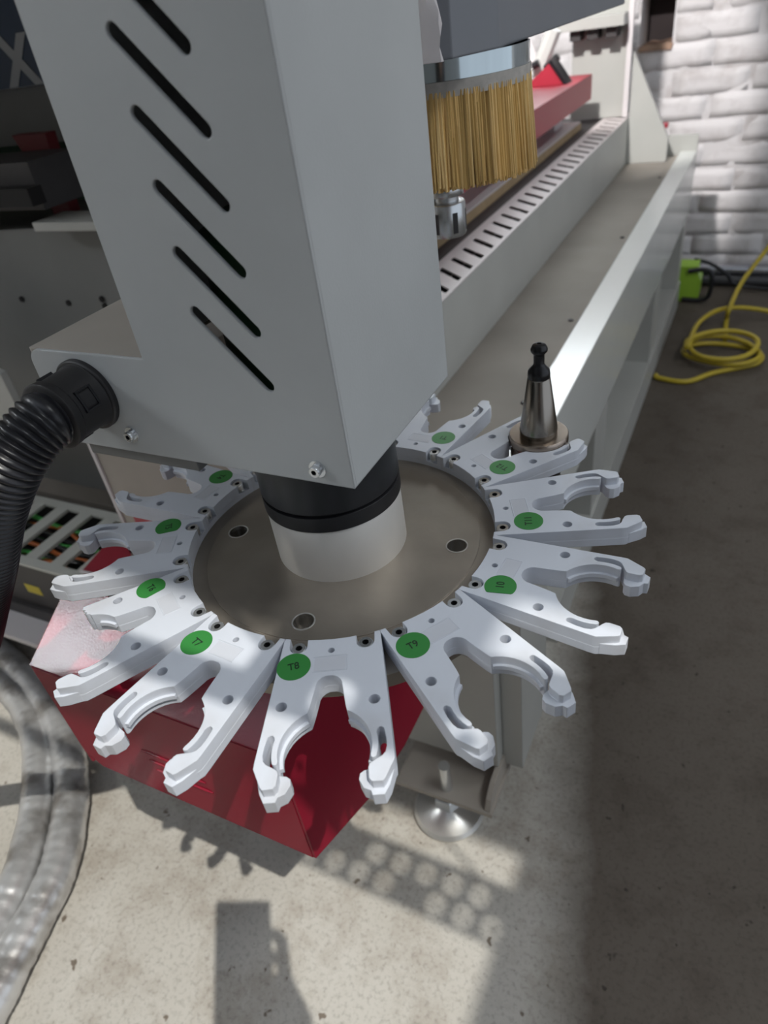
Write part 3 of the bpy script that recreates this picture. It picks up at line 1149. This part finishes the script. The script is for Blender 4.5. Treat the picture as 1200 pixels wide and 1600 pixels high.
# =================================================================== SPINDLE, BRUSH AND HOOD
SX, SY = -0.290, 0.705
shoe = thing('dust_shoe', 'round dust brush with tan bristles under a shiny metal band', 'brush', (SX, SY, 0.84))
RBr = 0.0850
mb = MB()
mb.lathe([(RBr - 0.002, 0.9435), (RBr, 0.9435), (RBr, 0.9598), (RBr - 0.002, 0.9598)], (SX, SY, 0), n=96, close=False)
mb.build('metal_band', 'band_metal', shoe, smooth=40)
mb = MB()
mb.lathe([(RBr - 0.010, 0.9315), (RBr + 0.0005, 0.9315), (RBr + 0.001, 0.9433), (RBr - 0.010, 0.9433)], (SX, SY, 0), n=96, close=False)
mb.build('brush_collar', 'glue', shoe, smooth=40)
mb = MB()
rnd = random.Random(3)
for i in range(2600):
    an = rnd.uniform(0, 2 * PI)
    rr = RBr - rnd.uniform(0.0, 0.005)
    cl = 0.010 * math.sin(an * 23 + 1.3) + 0.008 * math.sin(an * 41)
    fl = rnd.uniform(0.000, 0.004) + 0.003
    a2 = an + (cl + rnd.uniform(-0.03, 0.03)) * 0.8
    zt_, zb_ = 0.936, 0.8600 + rnd.uniform(-0.002, 0.003)
    P = []
    for q in (0, 0.5, 1):
        aa = an + (a2 - an) * q
        r2 = rr + fl * q
        P.append((SX + r2 * math.cos(aa), SY + r2 * math.sin(aa), zt_ + (zb_ - zt_) * q))
    mb.tube(P, [0.00130, 0.00125, 0.0009], 4, mi=0 if rnd.random() < 0.75 else 1)
br = mb.build('bristles', ['bristle', 'bristle_pale'], shoe)
br['kind'] = 'stuff'
mb = MB()
mb.lathe([(RBr - 0.0062, 0.866), (RBr - 0.0062, 0.933)], (SX, SY, 0), n=64, close=False)
mb.build('inner_skirt', 'bristle_pale', shoe, smooth=40)
mb = MB()
mb.lathe([(0.03, 0.9440), (RBr - 0.0022, 0.9440), (RBr - 0.0022, 0.95), (0.03, 0.95)], (SX, SY, 0), n=64, close=False)
mb.build('mounting_ring', 'galv', shoe)
sp = thing('spindle', 'shiny steel spindle collet hanging below the tan brush', 'spindle', (SX, SY, 0.8020))
mb = MB()
mb.lathe([(0.0255, 0.9470), (0.0255, 0.8620), (0.023, 0.8590)], (SX, SY, 0), n=48)
mb.build('spindle_nose', 'steel_bright', sp, smooth=30)
mb = MB()
mb.lathe([(0.0120, 0.8590), (0.0120, 0.8490), (0.0178, 0.8480), (0.0185, 0.8460), (0.0185, 0.8390), (0.0178, 0.8375), (0.0130, 0.8370), (0.0130, 0.8320)], (SX, SY, 0), n=48)
mb.build('collar_ring', 'zinc', sp, smooth=30)
mb = MB()
mb.lathe([(0.0130, 0.8320), (0.0185, 0.8315), (0.0195, 0.8295), (0.0195, 0.8010), (0.0185, 0.7985), (0.0105, 0.7975)], (SX, SY, 0), n=48)
cn = mb.build('collet_nut', 'zinc', sp, smooth=30)
for q in range(6):
    s = MB()
    mq = Matrix.Translation((SX, SY, 0)) @ Matrix.Rotation(q * PI / 3 + 0.3, 4, 'Z')
    s.box((0.0186, -0.0028, 0.8030), (0.01965, 0.0028, 0.8230), m=mq)
    s.build('spanner_slot', 'dark_iron', cn)
hood = thing('spindle_carriage', 'large blue grey machine cover above the round brush', 'machine cover', (-0.34, 0.9, 0.966))
mb = MB()
mb.shape([(-0.46, 0.575), (-0.300, 0.575), (-0.235, 0.605), (-0.215, 0.66), (-0.215, 1.22), (-0.46, 1.22)], (), 0.9600, 1.22)
mb.build('cover', 'hood_grey', hood)
mb = MB()
pv = [(-0.212, 0.645), (-0.212, 0.66), (-0.218, 0.675), (-0.226, 0.66)]
vs = []
rnd = random.Random(11)
n = 10
for j in range(14):
    zz = 0.960 + j * 0.008
    for i in range(n):
        t_ = 2 * PI * i / n
        r_ = 0.010 + rnd.uniform(-0.003, 0.003)
        vs.append((-0.250 + r_ * 1.4 * math.cos(t_), 0.590 + r_ * 0.6 * math.sin(t_), zz))
fs = [(j * n + i, j * n + (i + 1) % n, (j + 1) * n + (i + 1) % n, (j + 1) * n + i) for j in range(13) for i in range(n)] + [tuple(reversed(range(n))), tuple(13 * n + i for i in range(n))]
mb.add(vs, fs)
mb.build('plastic_wrap', 'board_white', hood, smooth=30)

# =================================================================== RED MOTOR COVER
rx0, rx1, ry0 = -0.556, -0.268, 0.230
cov = thing('motor_cover', 'dark red sheet metal cover with louvres below the white forks', 'machine cover', (-0.41, 0.4, 0.31))
th_ = 0.003
side = [(ry0, 0.380), (0.327, 0.330), (0.411, 0.308), (0.495, 0.308), (0.495, 0.45), (0.320, 0.50), (0.298, 0.576), (ry0, 0.534)]
mb = MB()
mb.shape(side, (), rx1 - th_, rx1, m=YZ)
mb.build('side_plate', 'red_cover', cov)
mb = MB()
mb.shape(side, (), rx0, rx0 + th_, m=YZ)
mb.build('side_plate', 'red_cover', cov)
mb = MB()
lc = 0.018
mb.shape([(rx0 + lc, 0.380), (rx1 - th_ - 0.0003, 0.380), (rx1 - th_ - 0.0003, 0.534), (rx0, 0.534), (rx0, 0.380 + lc)], (), ry0 - 0.0005, ry0 + th_, m=XZ)
fpn = mb.build('front_plate', 'red_cover', cov)
for i in range(3):
    s = MB()
    cxl, czl = -0.415 + i * 0.004, 0.455 - i * 0.014
    s.lathe([(0.0008, -0.034), (0.0016, -0.028), (0.0016, 0.03), (0.0008, 0.036)], (cxl, ry0 - 0.0005, czl), axis='X', n=12)
    s.build('louvre', 'red_cover', fpn, smooth=50)
mb = MB()
mb.shape([(ry0, 0.5342), (0.298, 0.5762), (0.3202, 0.5005), (0.495, 0.4505), (0.495, 0.4535), (0.3225, 0.5030), (0.300, 0.5795), (ry0 - 0.001, 0.5375)], (), rx0, rx1, m=YZ)
mb.build('top_plate', 'red_cover', cov)
mb = MB()
mb.shape([(ry0 + 0.006, 0.381), (0.327, 0.3315), (0.411, 0.3095), (0.494, 0.3095), (0.494, 0.313), (0.412, 0.313), (0.328, 0.335), (ry0 + 0.006, 0.3845)], (), rx0 + th_ + .0005, rx1 - th_ - .0005, m=YZ)
mb.build('bottom_plate', 'red_dark', cov)

# =================================================================== LEFT BACKGROUND: gantry parts
gy = 0.74
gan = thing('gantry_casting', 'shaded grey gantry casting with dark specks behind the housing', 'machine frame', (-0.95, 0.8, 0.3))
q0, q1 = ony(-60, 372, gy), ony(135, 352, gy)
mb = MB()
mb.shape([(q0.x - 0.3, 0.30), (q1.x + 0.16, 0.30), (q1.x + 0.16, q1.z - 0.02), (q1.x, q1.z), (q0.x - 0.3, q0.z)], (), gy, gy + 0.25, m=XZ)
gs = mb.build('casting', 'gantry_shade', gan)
for px in ((35, 467), (108, 473), (160, 467), (165, 478)):
    c = ony(*px, gy)
    s = MB()
    s.lathe([(0.0045, 0), (0.0045, 0.003)], (c.x, gy - 0.003, c.z), axis='Y', n=10)
    s.build('speck_hole', 'dark_gap', gan)
mb = MB()
c0_, c1_ = ony(58, 345, gy - 0.03), ony(150, 338, gy - 0.03)
mb.box((c0_.x, gy - 0.04, c0_.z - 0.012), (c1_.x + 0.05, gy + 0.02, c0_.z))
mb.build('ledge', 'paint_frame', gan)
blk = thing('shade_box', 'large pale box added out of view to shade the machine parts behind the housing', 'cabinet', (-1.1, 0.95, 1.12))  # added box, keeps light off the gantry parts below it
mb = MB()
mb.box((-1.75, 0.46, 1.12), (-0.47, 1.45, 1.45))
mb.build('shade_body', 'paint_frame', blk)
mb = MB()
mb.box((-1.75, 0.46, 0.46), (-1.70, 1.45, 1.119))
mb.build('shade_side', 'paint_frame', blk)
# linear rail block
lr = thing('linear_rail', 'dark steel linear rail block beside the red bracket', 'rail', (-1.0, 0.72, 0.82))
c0_, c1_ = ony(-80, 262, gy - 0.02), ony(72, 330, gy - 0.02)
mb = MB()
mb.box((c0_.x - 0.3, gy - 0.02, c1_.z + 0.002), (c1_.x, gy + 0.08, c0_.z))
mb.build('rail_block', 'dark_iron', lr)
mb = MB()
mb.box((c0_.x - 0.3, gy - 0.045, c1_.z + 0.012), (c1_.x + 0.01, gy - 0.0205, c1_.z + 0.035))
mb.build('rail_groove', 'dark_gap', lr)
rbk = thing('red_bracket', 'dark red bent bracket in the shaded gantry behind the housing', 'bracket', (-0.85, 0.8, 0.8))
pts = [(18, 212), (70, 208), (112, 335), (84, 335), (62, 285), (40, 245)]
gg = gy + 0.085
mb = MB()
mb.shape([(ony(a_, b_, gg).x, ony(a_, b_, gg).z) for a_, b_ in pts], (), gg, gg + 0.02, m=XZ)
mb.build('bracket_plate', 'red_dark', rbk)
mb = MB()
c = ony(48, 258, gg - 0.01)
mb.lathe([(0.012, 0), (0.012, 0.0095)], (c.x, gg - 0.01, c.z), axis='Y', n=16)
mb.build('bolt', 'dark_iron', rbk)
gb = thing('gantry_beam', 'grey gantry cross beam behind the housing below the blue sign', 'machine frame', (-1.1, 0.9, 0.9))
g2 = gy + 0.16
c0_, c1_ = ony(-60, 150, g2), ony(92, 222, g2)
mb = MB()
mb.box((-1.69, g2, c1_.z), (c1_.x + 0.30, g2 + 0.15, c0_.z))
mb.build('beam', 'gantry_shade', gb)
mb = MB()
mb.box((-1.69, g2 + 0.02, 0.70), (c1_.x + 0.30, g2 + 0.15, c1_.z - 0.001))
mb.build('dark_panel', 'green_dark', gb)
sg = thing('blue_sign', 'dark blue sign panel with a white letter X behind the housing', 'sign', (-1.1, 0.9, 0.98))
g3 = g2 - 0.012
c0_, c1_ = ony(-120, 52, g3), ony(78, 136, g3)
zs0 = ony(20, 138, g3).z
mb = MB()
mb.box((c0_.x, g3, zs0), (c1_.x + 0.12, g3 + 0.010, zs0 + 0.115))
mb.build('panel', 'blue_sign', sg)
tv, tf = text_mesh('X', 0.086, 0.0035)
cx_ = ony(30, 99, g3)
mb = MB()
mb.add([(cx_.x + p.x * 1.05, g3 - 0.001 - p.z * 10, cx_.z + p.y) for p in tv], tf)
mb.build('letter', 'sign_white', sg)
pn = thing('white_panel_edge', 'pale painted upright panel edge beside the black conduit', 'panel', (-0.9, 0.55, 0.5))
mb = MB()
c0_, c1_ = ony(-120, 570, 0.60), ony(30, 660, 0.60)
mb.shape([(ony(a_, b_, 0.60).x, ony(a_, b_, 0.60).z) for a_, b_ in ((-160, 520), (0, 585), (40, 662), (36, 690), (-160, 660))], (), 0.60, 0.612, m=XZ)
mb.build('panel', 'paint_frame', pn)

# cable tray with slats and wires at the lower left
tz = 0.30
duct = thing('cable_duct', 'cream slatted cable duct with orange and green wires inside', 'cable duct', (-1.0, 0.6, 0.0))
dx0, dx1, dy0, dy1 = -1.45, -0.845, 0.515, 0.685
mb = MB()
mb.box((dx0, dy0, tz - 0.006), (dx1, dy0 + 0.018, tz))
mb.build('edge_rail', 'duct_cream', duct)
mb = MB()
mb.box((dx0, dy1 - 0.018, tz - 0.006), (dx1, dy1, tz))
mb.build('edge_rail', 'duct_cream', duct)
xx = dx0
sprot = None
while xx < dx1 - 0.01:
    s = MB()
    s.box((xx, dy0 + 0.0182, tz - 0.006), (xx + 0.028, dy1 - 0.0182, tz))
    s.build('slat', 'duct_cream', duct)
    xx += 0.064
mb = MB()
mb.box((dx0, dy0, 0.19), (dx1, dy0 + 0.004, tz - 0.0062))
mb.build('front_wall', 'dark_iron', duct)
mb = MB()
mb.box((dx0, dy0 + 0.005, 0.19), (dx1, dy1, 0.196))
mb.box((dx0, dy1 - 0.004, 0.197), (dx1, dy1, tz - 0.0062))
mb.build('duct_floor', 'dark_gap', duct)
mb = MB()
c = onz(75, 937, 0.25)
mb.box((-1.055, dy0 - 0.0006, 0.225), (-1.015, dy0 - 0.0001, 0.245), m=Matrix.Translation((-0.03, 0, 0)))
mb.build('yellow_label', 'label_yellow', duct)
for i in range(9):
    s = MB()
    yy = dy0 + 0.03 + 0.013 * i
    zz = 0.262 + 0.012 * random.random()
    pts = [(dx0 + 0.05 + 0.06 * j, yy + random.uniform(-.008, .008), zz + random.uniform(-.01, .012)) for j in range(10)]
    s.tube(spline(pts, 5), 0.0045, 6)
    s.build('wire', ('wire_orange', 'wire_green', 'rubber', 'wire_orange', 'rubber', 'wire_green', 'rubber', 'wire_orange', 'wire_green')[i], duct, smooth=60)
for k_ in range(2):
    mb = MB()
    mb.box((dx0 + 0.1 + k_ * 0.4, dy0 + 0.02, 0.0), (dx0 + 0.14 + k_ * 0.4, dy1 - 0.02, 0.19))
    mb.build('duct_foot', 'gantry_shade', duct)
pk = thing('pink_panel', 'small pinkish red panel leaning over the slatted cable duct', 'panel', (-0.87, 0.58, 0.3))
mb = MB()
c = [onz(p[0], p[1], tz + 0.012) for p in ((128, 892), (160, 900), (208, 872), (196, 850), (165, 850))]
mb.shape([(p.x, p.y) for p in c], (), tz + 0.001, tz + 0.012)
mb.build('panel', 'red_paint', pk)
mb = MB()
d_ = (c[1] - c[0])
mb.tube([c[0] + Vector((0, -.002, 0.001)), c[1] + Vector((0, -.002, 0.001))], 0.003, 6)
mb.build('bright_lip', 'board_white', pk)
# stacked steel profiles behind the duct
for i, (yy, zz, mm, hh) in enumerate(((0.80, 0.05, 'pipe_silver', 0.05), (0.90, 0.05, 'tan_dust', 0.05), (1.00, 0.05, 'dark_iron', 0.05), (1.10, 0.05, 'tan_dust', 0.06), (1.22, 0.05, 'mat_dark', 0.07), (1.36, 0.05, 'paint_rail', 0.06))):
    s = MB()
    s.box((-2.3, yy, 0.0), (-0.98, yy + 0.075, zz + hh))
    o = s.build('steel_profile', mm)
    tag(o, ('shiny steel profile lying on the floor next to the cable duct', 'dusty beige profile lying between shiny and dark profiles', 'dark iron profile on the floor behind the cable duct', 'dusty beige profile lying between two dark profiles', 'blackish profile lying beside the pale painted profile', 'pale painted profile, last of the row on the floor')[i], 'steel profile', 'steel profiles on the floor')
mb = MB()
mb.box((-1.30, 0.455, 0.150), (-0.86, 0.5145, 0.162))
mb.build('lower_shelf', 'board_white', duct)
mb = MB()
mb.box((-1.30, 0.505, 0.1625), (-0.86, 0.5145, 0.19))
mb.build('shelf_back', 'dark_iron', duct)

# =================================================================== FOIL CONDUITS
def foil(name, pix, r, z, label, tail):
    t_ = thing(name, label, 'conduit', onz(pix[3][0], pix[3][1], 0.0))
    pts = [onz(p[0], p[1], z) for p in pix]
    pts = [Vector(q) for q in tail] + pts
    pp_ = resample(spline(pts, 20), 0.004)
    rd = [r * (1 + 0.012 * math.sin(i * 1.35) + 0.02 * math.sin(i * 0.37)) for i in range(len(pp_))]
    s = MB()
    s.tube(pp_, rd, 28)
    rn = random.Random(len(pix[0]) + int(r * 1e4))
    s.v = [(a_ + rn.uniform(-.0006, .0006), b_ + rn.uniform(-.0006, .0006), max(0.0, c_ + rn.uniform(-.0006, .0006))) for a_, b_, c_ in s.v]
    s.build('foil_sleeve', 'foil', t_, smooth=60)


foil('foil_conduit', [(12, 1032), (54, 1074), (83, 1115), (104, 1169), (112, 1227), (106, 1289), (93, 1351), (70, 1405), (41, 1459), (12, 1517), (-30, 1600)], 0.0275, 0.030, 'silver foil wrapped conduit on the floor with frayed edge next to the red cover', [(-1.75, 0.58, 0.030), (-1.45, 0.53, 0.030)])
foil('foil_conduit', [(0, 1068), (31, 1096), (54, 1144), (60, 1194), (58, 1252), (49, 1302), (32, 1364), (14, 1405), (-8, 1447), (-60, 1540)], 0.0255, 0.028, 'silver foil wrapped conduit on the floor, farther from the red cover', [(-1.75, 0.47, 0.028), (-1.45, 0.455, 0.028)])

# =================================================================== RIGHT BACKGROUND SMALL THINGS
def z4(x, y):
    return 900 + x * 0.25, 300 + y * 0.25


hose = thing('yellow_hose', 'yellow air hose coiled on the concrete floor near the brick wall', 'hose', (-0.03, 2.2, 0))
rh = 0.0075
P = []
P += [Vector((-0.198, 2.03, rh)), onz(*z4(520, 1162), rh), onz(*z4(690, 1185), rh), onz(*z4(860, 1130), rh * 1.0)]
cxh, cyh = -0.032, 2.190
for i in range(44):
    an = -0.6 + i * 2 * PI / 16
    rr = 0.092 + 0.010 * math.sin(i * 0.9)
    P.append(Vector((cxh + rr * 1.06 * math.cos(an) + 0.006 * math.sin(i * .4), cyh + rr * math.sin(an) * 0.95, rh + 0.0052 * i / 4.4)))
e = P[-1]
P += [Vector((-0.115, 2.32, 0.06)), Vector((-0.055, 2.47, 0.05)), Vector((0.05, 2.53, 0.03)), Vector((0.20, 2.50, rh)), Vector((0.5, 2.4, rh))]
mb = MB()
mb.tube(spline(P, 8), rh, 10)
mb.build('coil', 'hose_yellow', hose, smooth=60)
mb = MB()
P = [onz(1133, 530, rh), onz(1135, 500, 0.012), ony(1140, 482, 2.45), ony(1160, 440, 2.62), ony(1200, 387, 2.8), ony(1260, 300, 2.86), Vector((0.35, 2.88, 0.9))]
mb.tube(spline(P, 8), rh, 10)
mb.build('hose_end', 'hose_yellow', hose, smooth=60)
pipe = thing('floor_pipe', 'silver pipe with dark lower pipe lying along the foot of the brick wall', 'pipe', (0.2, 2.86, 0))
mb = MB()
mb.tube([(-0.60, 2.872, 0.046), (1.2, 2.872, 0.046)], 0.022, 16)
mb.build('silver_pipe', 'pipe_silver', pipe, smooth=60)
mb = MB()
mb.tube([(-0.60, 2.835, 0.018), (1.2, 2.835, 0.018)], 0.018, 16)
mb.build('dark_pipe', 'pipe_dark', pipe, smooth=60)
cb = MB()
cb.tube(spline([ony(1085, 405, 2.74), ony(1110, 412, 2.75), ony(1135, 428, 2.77), ony(1160, 447, 2.78), Vector((0.25, 2.78, 0.006))], 8), 0.006, 8)
tag(cb.build('black_cable', 'rubber', smooth=60), 'thin black cable drooping across the floor pipe', 'cable')
gr = thing('green_case', 'lime green case with a black tube handle behind the bed leg', 'case', (-0.17, 2.68, 0))
mb = MB()
mb.shape([(-0.25, 0.0), (-0.150, 0.0), (-0.146, 0.02), (-0.146, 0.075), (-0.152, 0.085), (-0.160, 0.105), (-0.160, 0.125), (-0.25, 0.125)], (), 2.66, 2.74, m=XZ)
mb.build('case_body', 'lime', gr)
mb = MB()
hd = [(-0.20, 2.655, 0.010), (-0.145, 2.655, 0.008), (-0.118, 2.655, 0.018), (-0.110, 2.655, 0.045), (-0.110, 2.655, 0.085), (-0.120, 2.655, 0.112), (-0.15, 2.655, 0.117), (-0.19, 2.655, 0.110)]
mb.tube(spline(hd, 6), 0.008, 10)
mb.build('tube_handle', 'rubber', gr, smooth=60)
for i, (x, z) in enumerate(((-0.345, 0.604),)):
    mb = MB()
    mb.box((-0.40, 2.70, 0.562), (-0.315, 2.73, 0.575))
    mb.box((-0.40, 2.70, 0.0), (-0.37, 2.73, 0.562))
    tag(mb.build('red_stand', 'red_paint'), 'small red painted bar stand behind the bed end plate', 'stand')

# =================================================================== PHOTOGRAPHER (behind the lens, casts the shadow on the floor)
CR, CD, CF = Vector(R[0]), Vector(R[1]), Vector(R[2])
C0 = Vector((0, 0, H))


def cp(x, d, f):
    return C0 + CR * x + CD * d + CF * f


phone = thing('phone', 'black phone held up by the photographer', 'phone', cp(0.02, 0.06, -0.012))
PM = Matrix((CR, CD, CF)).transposed().to_4x4()
PM.translation = C0
mb = MB()
mb.box((-0.018, -0.018, -0.0165), (0.058, 0.142, -0.008), m=PM)
mb.build('phone_body', 'phone_black', phone)
mb = MB()
mb.box((-0.015, -0.014, -0.0170), (0.055, 0.138, -0.0166), m=PM)
mb.build('screen', 'stud_black', phone)


def skin(name, chains, matn, parent, sub=2, root=0):
    """chains: list of lists of (point, radius); equal points are welded"""
    vs, rs, es, ids = [], [], [], {}
    for ch_ in chains:
        prev = None
        for p_, r_ in ch_:
            key = tuple(round(c, 4) for c in p_)
            if key not in ids:
                ids[key] = len(vs)
                vs.append(tuple(p_))
                rs.append(r_ if isinstance(r_, tuple) else (r_, r_))
            i_ = ids[key]
            if prev is not None and prev != i_:
                es.append((prev, i_))
            prev = i_
    me = bpy.data.meshes.new(name)
    me.from_pydata(vs, es, [])
    me.materials.append(MATS[matn])
    o = link(name, me, parent)
    m1 = o.modifiers.new('skin', 'SKIN')
    m1.use_smooth_shade = True
    for i_, q in enumerate(rs):
        me.skin_vertices[0].data[i_].radius = q
        me.skin_vertices[0].data[i_].use_root = (i_ == root)
    m2 = o.modifiers.new('sub', 'SUBSURF')
    m2.levels = m2.render_levels = sub
    return o


BX, BY = 0.27, -0.58
per = thing('person', 'person in dark jacket and trousers standing and holding up a phone', 'person', (BX, BY, 0))
V = Vector
pel, wst, chs, nck = V((BX, BY - 0.02, 0.93)), V((BX, BY, 1.08)), V((BX - 0.01, BY + 0.05, 1.27)), V((BX - 0.02, BY + 0.09, 1.42))
hd0, hd1, hd2 = V((BX - 0.02, BY + 0.11, 1.48)), V((BX - 0.02, BY + 0.14, 1.55)), V((BX - 0.02, BY + 0.12, 1.64))
sR, sL = V((BX + 0.15, BY + 0.12, 1.34)), V((BX - 0.19, BY + 0.04, 1.36))
eR, eL = V((0.22, -0.31, 1.05)), V((BX - 0.27, BY - 0.02, 1.06))
wR, wL = cp(0.095, 0.150, -0.075), V((BX - 0.26, BY + 0.09, 0.82))
pR, pL = cp(0.078, 0.105, -0.045), V((BX - 0.255, BY + 0.12, 0.75))
leg_x = 0.10


def hand(wr, pm, side):
    ch = [[(wr, 0.024), (wr.lerp(pm, 0.5), (0.030, 0.020)), (pm, (0.034, 0.018))]]
    for k, (dd, ln) in enumerate(((-0.050, 0.9), (-0.020, 1.0), (0.010, 0.95), (0.036, 0.75))):
        b0 = pm + CD * dd * 0.8 + CF * 0.010
        edge = cp(0.066 if side > 0 else -0.026, 0.085 + dd, -0.010)
        b1 = edge + CR * 0.006 * side
        b2 = edge + CF * 0.014 - CR * 0.006 * side * ln
        b3 = edge + CF * 0.016 - CR * 0.022 * side * ln
        b3.z += 0.0
        ch.append([(pm, (0.034, 0.018)), (b0, 0.0098), (b1, 0.0088), (b2, 0.0080), (b3, 0.0068)])
    th0 = wr.lerp(pm, 0.6) - CR * 0.010 * side - CF * 0.006
    ch.append([(wr.lerp(pm, 0.5), (0.030, 0.020)), (th0, 0.0125), (cp((0.052 if side > 0 else -0.012), 0.100, -0.028), 0.0105), (cp((0.035 if side > 0 else 0.004), 0.075, -0.026), 0.0085)])
    return ch


body = [[(pel, (0.15, 0.10)), (wst, (0.135, 0.095)), (chs, (0.155, 0.105)), (nck, 0.055), (hd0, 0.058), (hd1, (0.074, 0.088)), (hd2, (0.070, 0.082))],
        [(chs, (0.155, 0.105)), (sR, 0.060), (eR, 0.042), (wR, 0.026)],
        [(chs, (0.155, 0.105)), (sL, 0.060), (eL, 0.042), (wL, 0.026)]]
for s_ in (-1, 1):
    body.append([(pel, (0.15, 0.10)), (pel + V((leg_x * s_, 0, -0.08)), 0.085), (V((BX + 0.11 * s_, BY + 0.01, 0.49)), 0.055), (V((BX + 0.12 * s_, BY - 0.02, 0.09)), 0.038), (V((BX + 0.125 * s_, BY + 0.09, 0.04)), 0.034)])
skin('body', body, 'skin', per)
skin('hand', hand(wR, pR, 1), 'skin', per)
lh = [[(wL, 0.024), (wL.lerp(pL, 0.5), (0.030, 0.018)), (pL, (0.034, 0.016))]]
for k in range(4):
    ln = (0.9, 1.0, 0.95, 0.75)[k]
    f0 = pL + V((0.0, -0.027 + 0.018 * k, -0.025))
    lh.append([(pL, (0.034, 0.016)), (f0, 0.0095), (f0 + V((0.006, 0.002, -0.032 * ln)), 0.0085), (f0 + V((0.020, 0.004, -0.055 * ln)), 0.0075), (f0 + V((0.034, 0.004, -0.066 * ln)), 0.0065)])
lh.append([(wL.lerp(pL, 0.5), (0.030, 0.018)), (wL.lerp(pL, 0.6) + V((0.012, 0.028, -0.008)), 0.0120), (pL + V((0.022, 0.048, -0.012)), 0.0100), (pL + V((0.030, 0.050, -0.038)), 0.0080)])
skin('hand', lh, 'skin', per)
jk = [[(pel + V((0, 0, -0.04)), (0.175, 0.125)), (wst, (0.160, 0.120)), (chs, (0.178, 0.128)), (nck - V((0, 0, 0.03)), 0.075)],
      [(chs, (0.178, 0.128)), (sR, 0.080), (eR, 0.060), (eR.lerp(wR, 0.85), 0.043)],
      [(chs, (0.178, 0.128)), (sL, 0.080), (eL, 0.060), (eL.lerp(wL, 0.85), 0.043)]]
skin('jacket', jk, 'cloth_dark', per)
tr = []
for s_ in (-1, 1):
    tr.append([(pel + V((0, 0, 0.02)), (0.168, 0.118)), (pel + V((leg_x * s_, 0, -0.08)), 0.100), (V((BX + 0.11 * s_, BY + 0.01, 0.49)), 0.073), (V((BX + 0.12 * s_, BY - 0.02, 0.09)), 0.060)])
skin('trousers', tr, 'cloth_trouser', per)
for s_ in (-1, 1):
    skin('shoe', [[(V((BX + 0.12 * s_, BY - 0.05, 0.045)), (0.045, 0.042)), (V((BX + 0.122 * s_, BY + 0.05, 0.04)), (0.050, 0.037)), (V((BX + 0.128 * s_, BY + 0.15, 0.035)), (0.044, 0.030))]], 'rubber', per)
skin('hair', [[(hd1 + V((0, -0.045, -0.01)), (0.075, 0.060)), (hd2 + V((0, -0.03, 0.0)), (0.082, 0.080)), (hd2 + V((0, 0.005, 0.035)), (0.070, 0.072))]], 'hair', per)
skin('nose', [[(hd1 + V((0, 0.082, 0.03)), 0.009), (hd1 + V((0, 0.098, 0.0)), 0.013), (hd1 + V((0, 0.085, -0.008)), 0.010)]], 'skin', per)
for s_ in (-1, 1):
    mb = MB()
    mb.lathe([(0.001, -0.010), (0.008, -0.006), (0.010, 0), (0.008, 0.006), (0.001, 0.010)], hd1 + V((0.030 * s_, 0.080, 0.035)), n=12)
    mb.build('eye', 'dark_socket', per, smooth=80)
    skin('ear', [[(hd1 + V((0.076 * s_, -0.005, 0.03)), (0.010, 0.016)), (hd1 + V((0.082 * s_, -0.012, 0.0)), (0.007, 0.012))]], 'skin', per)
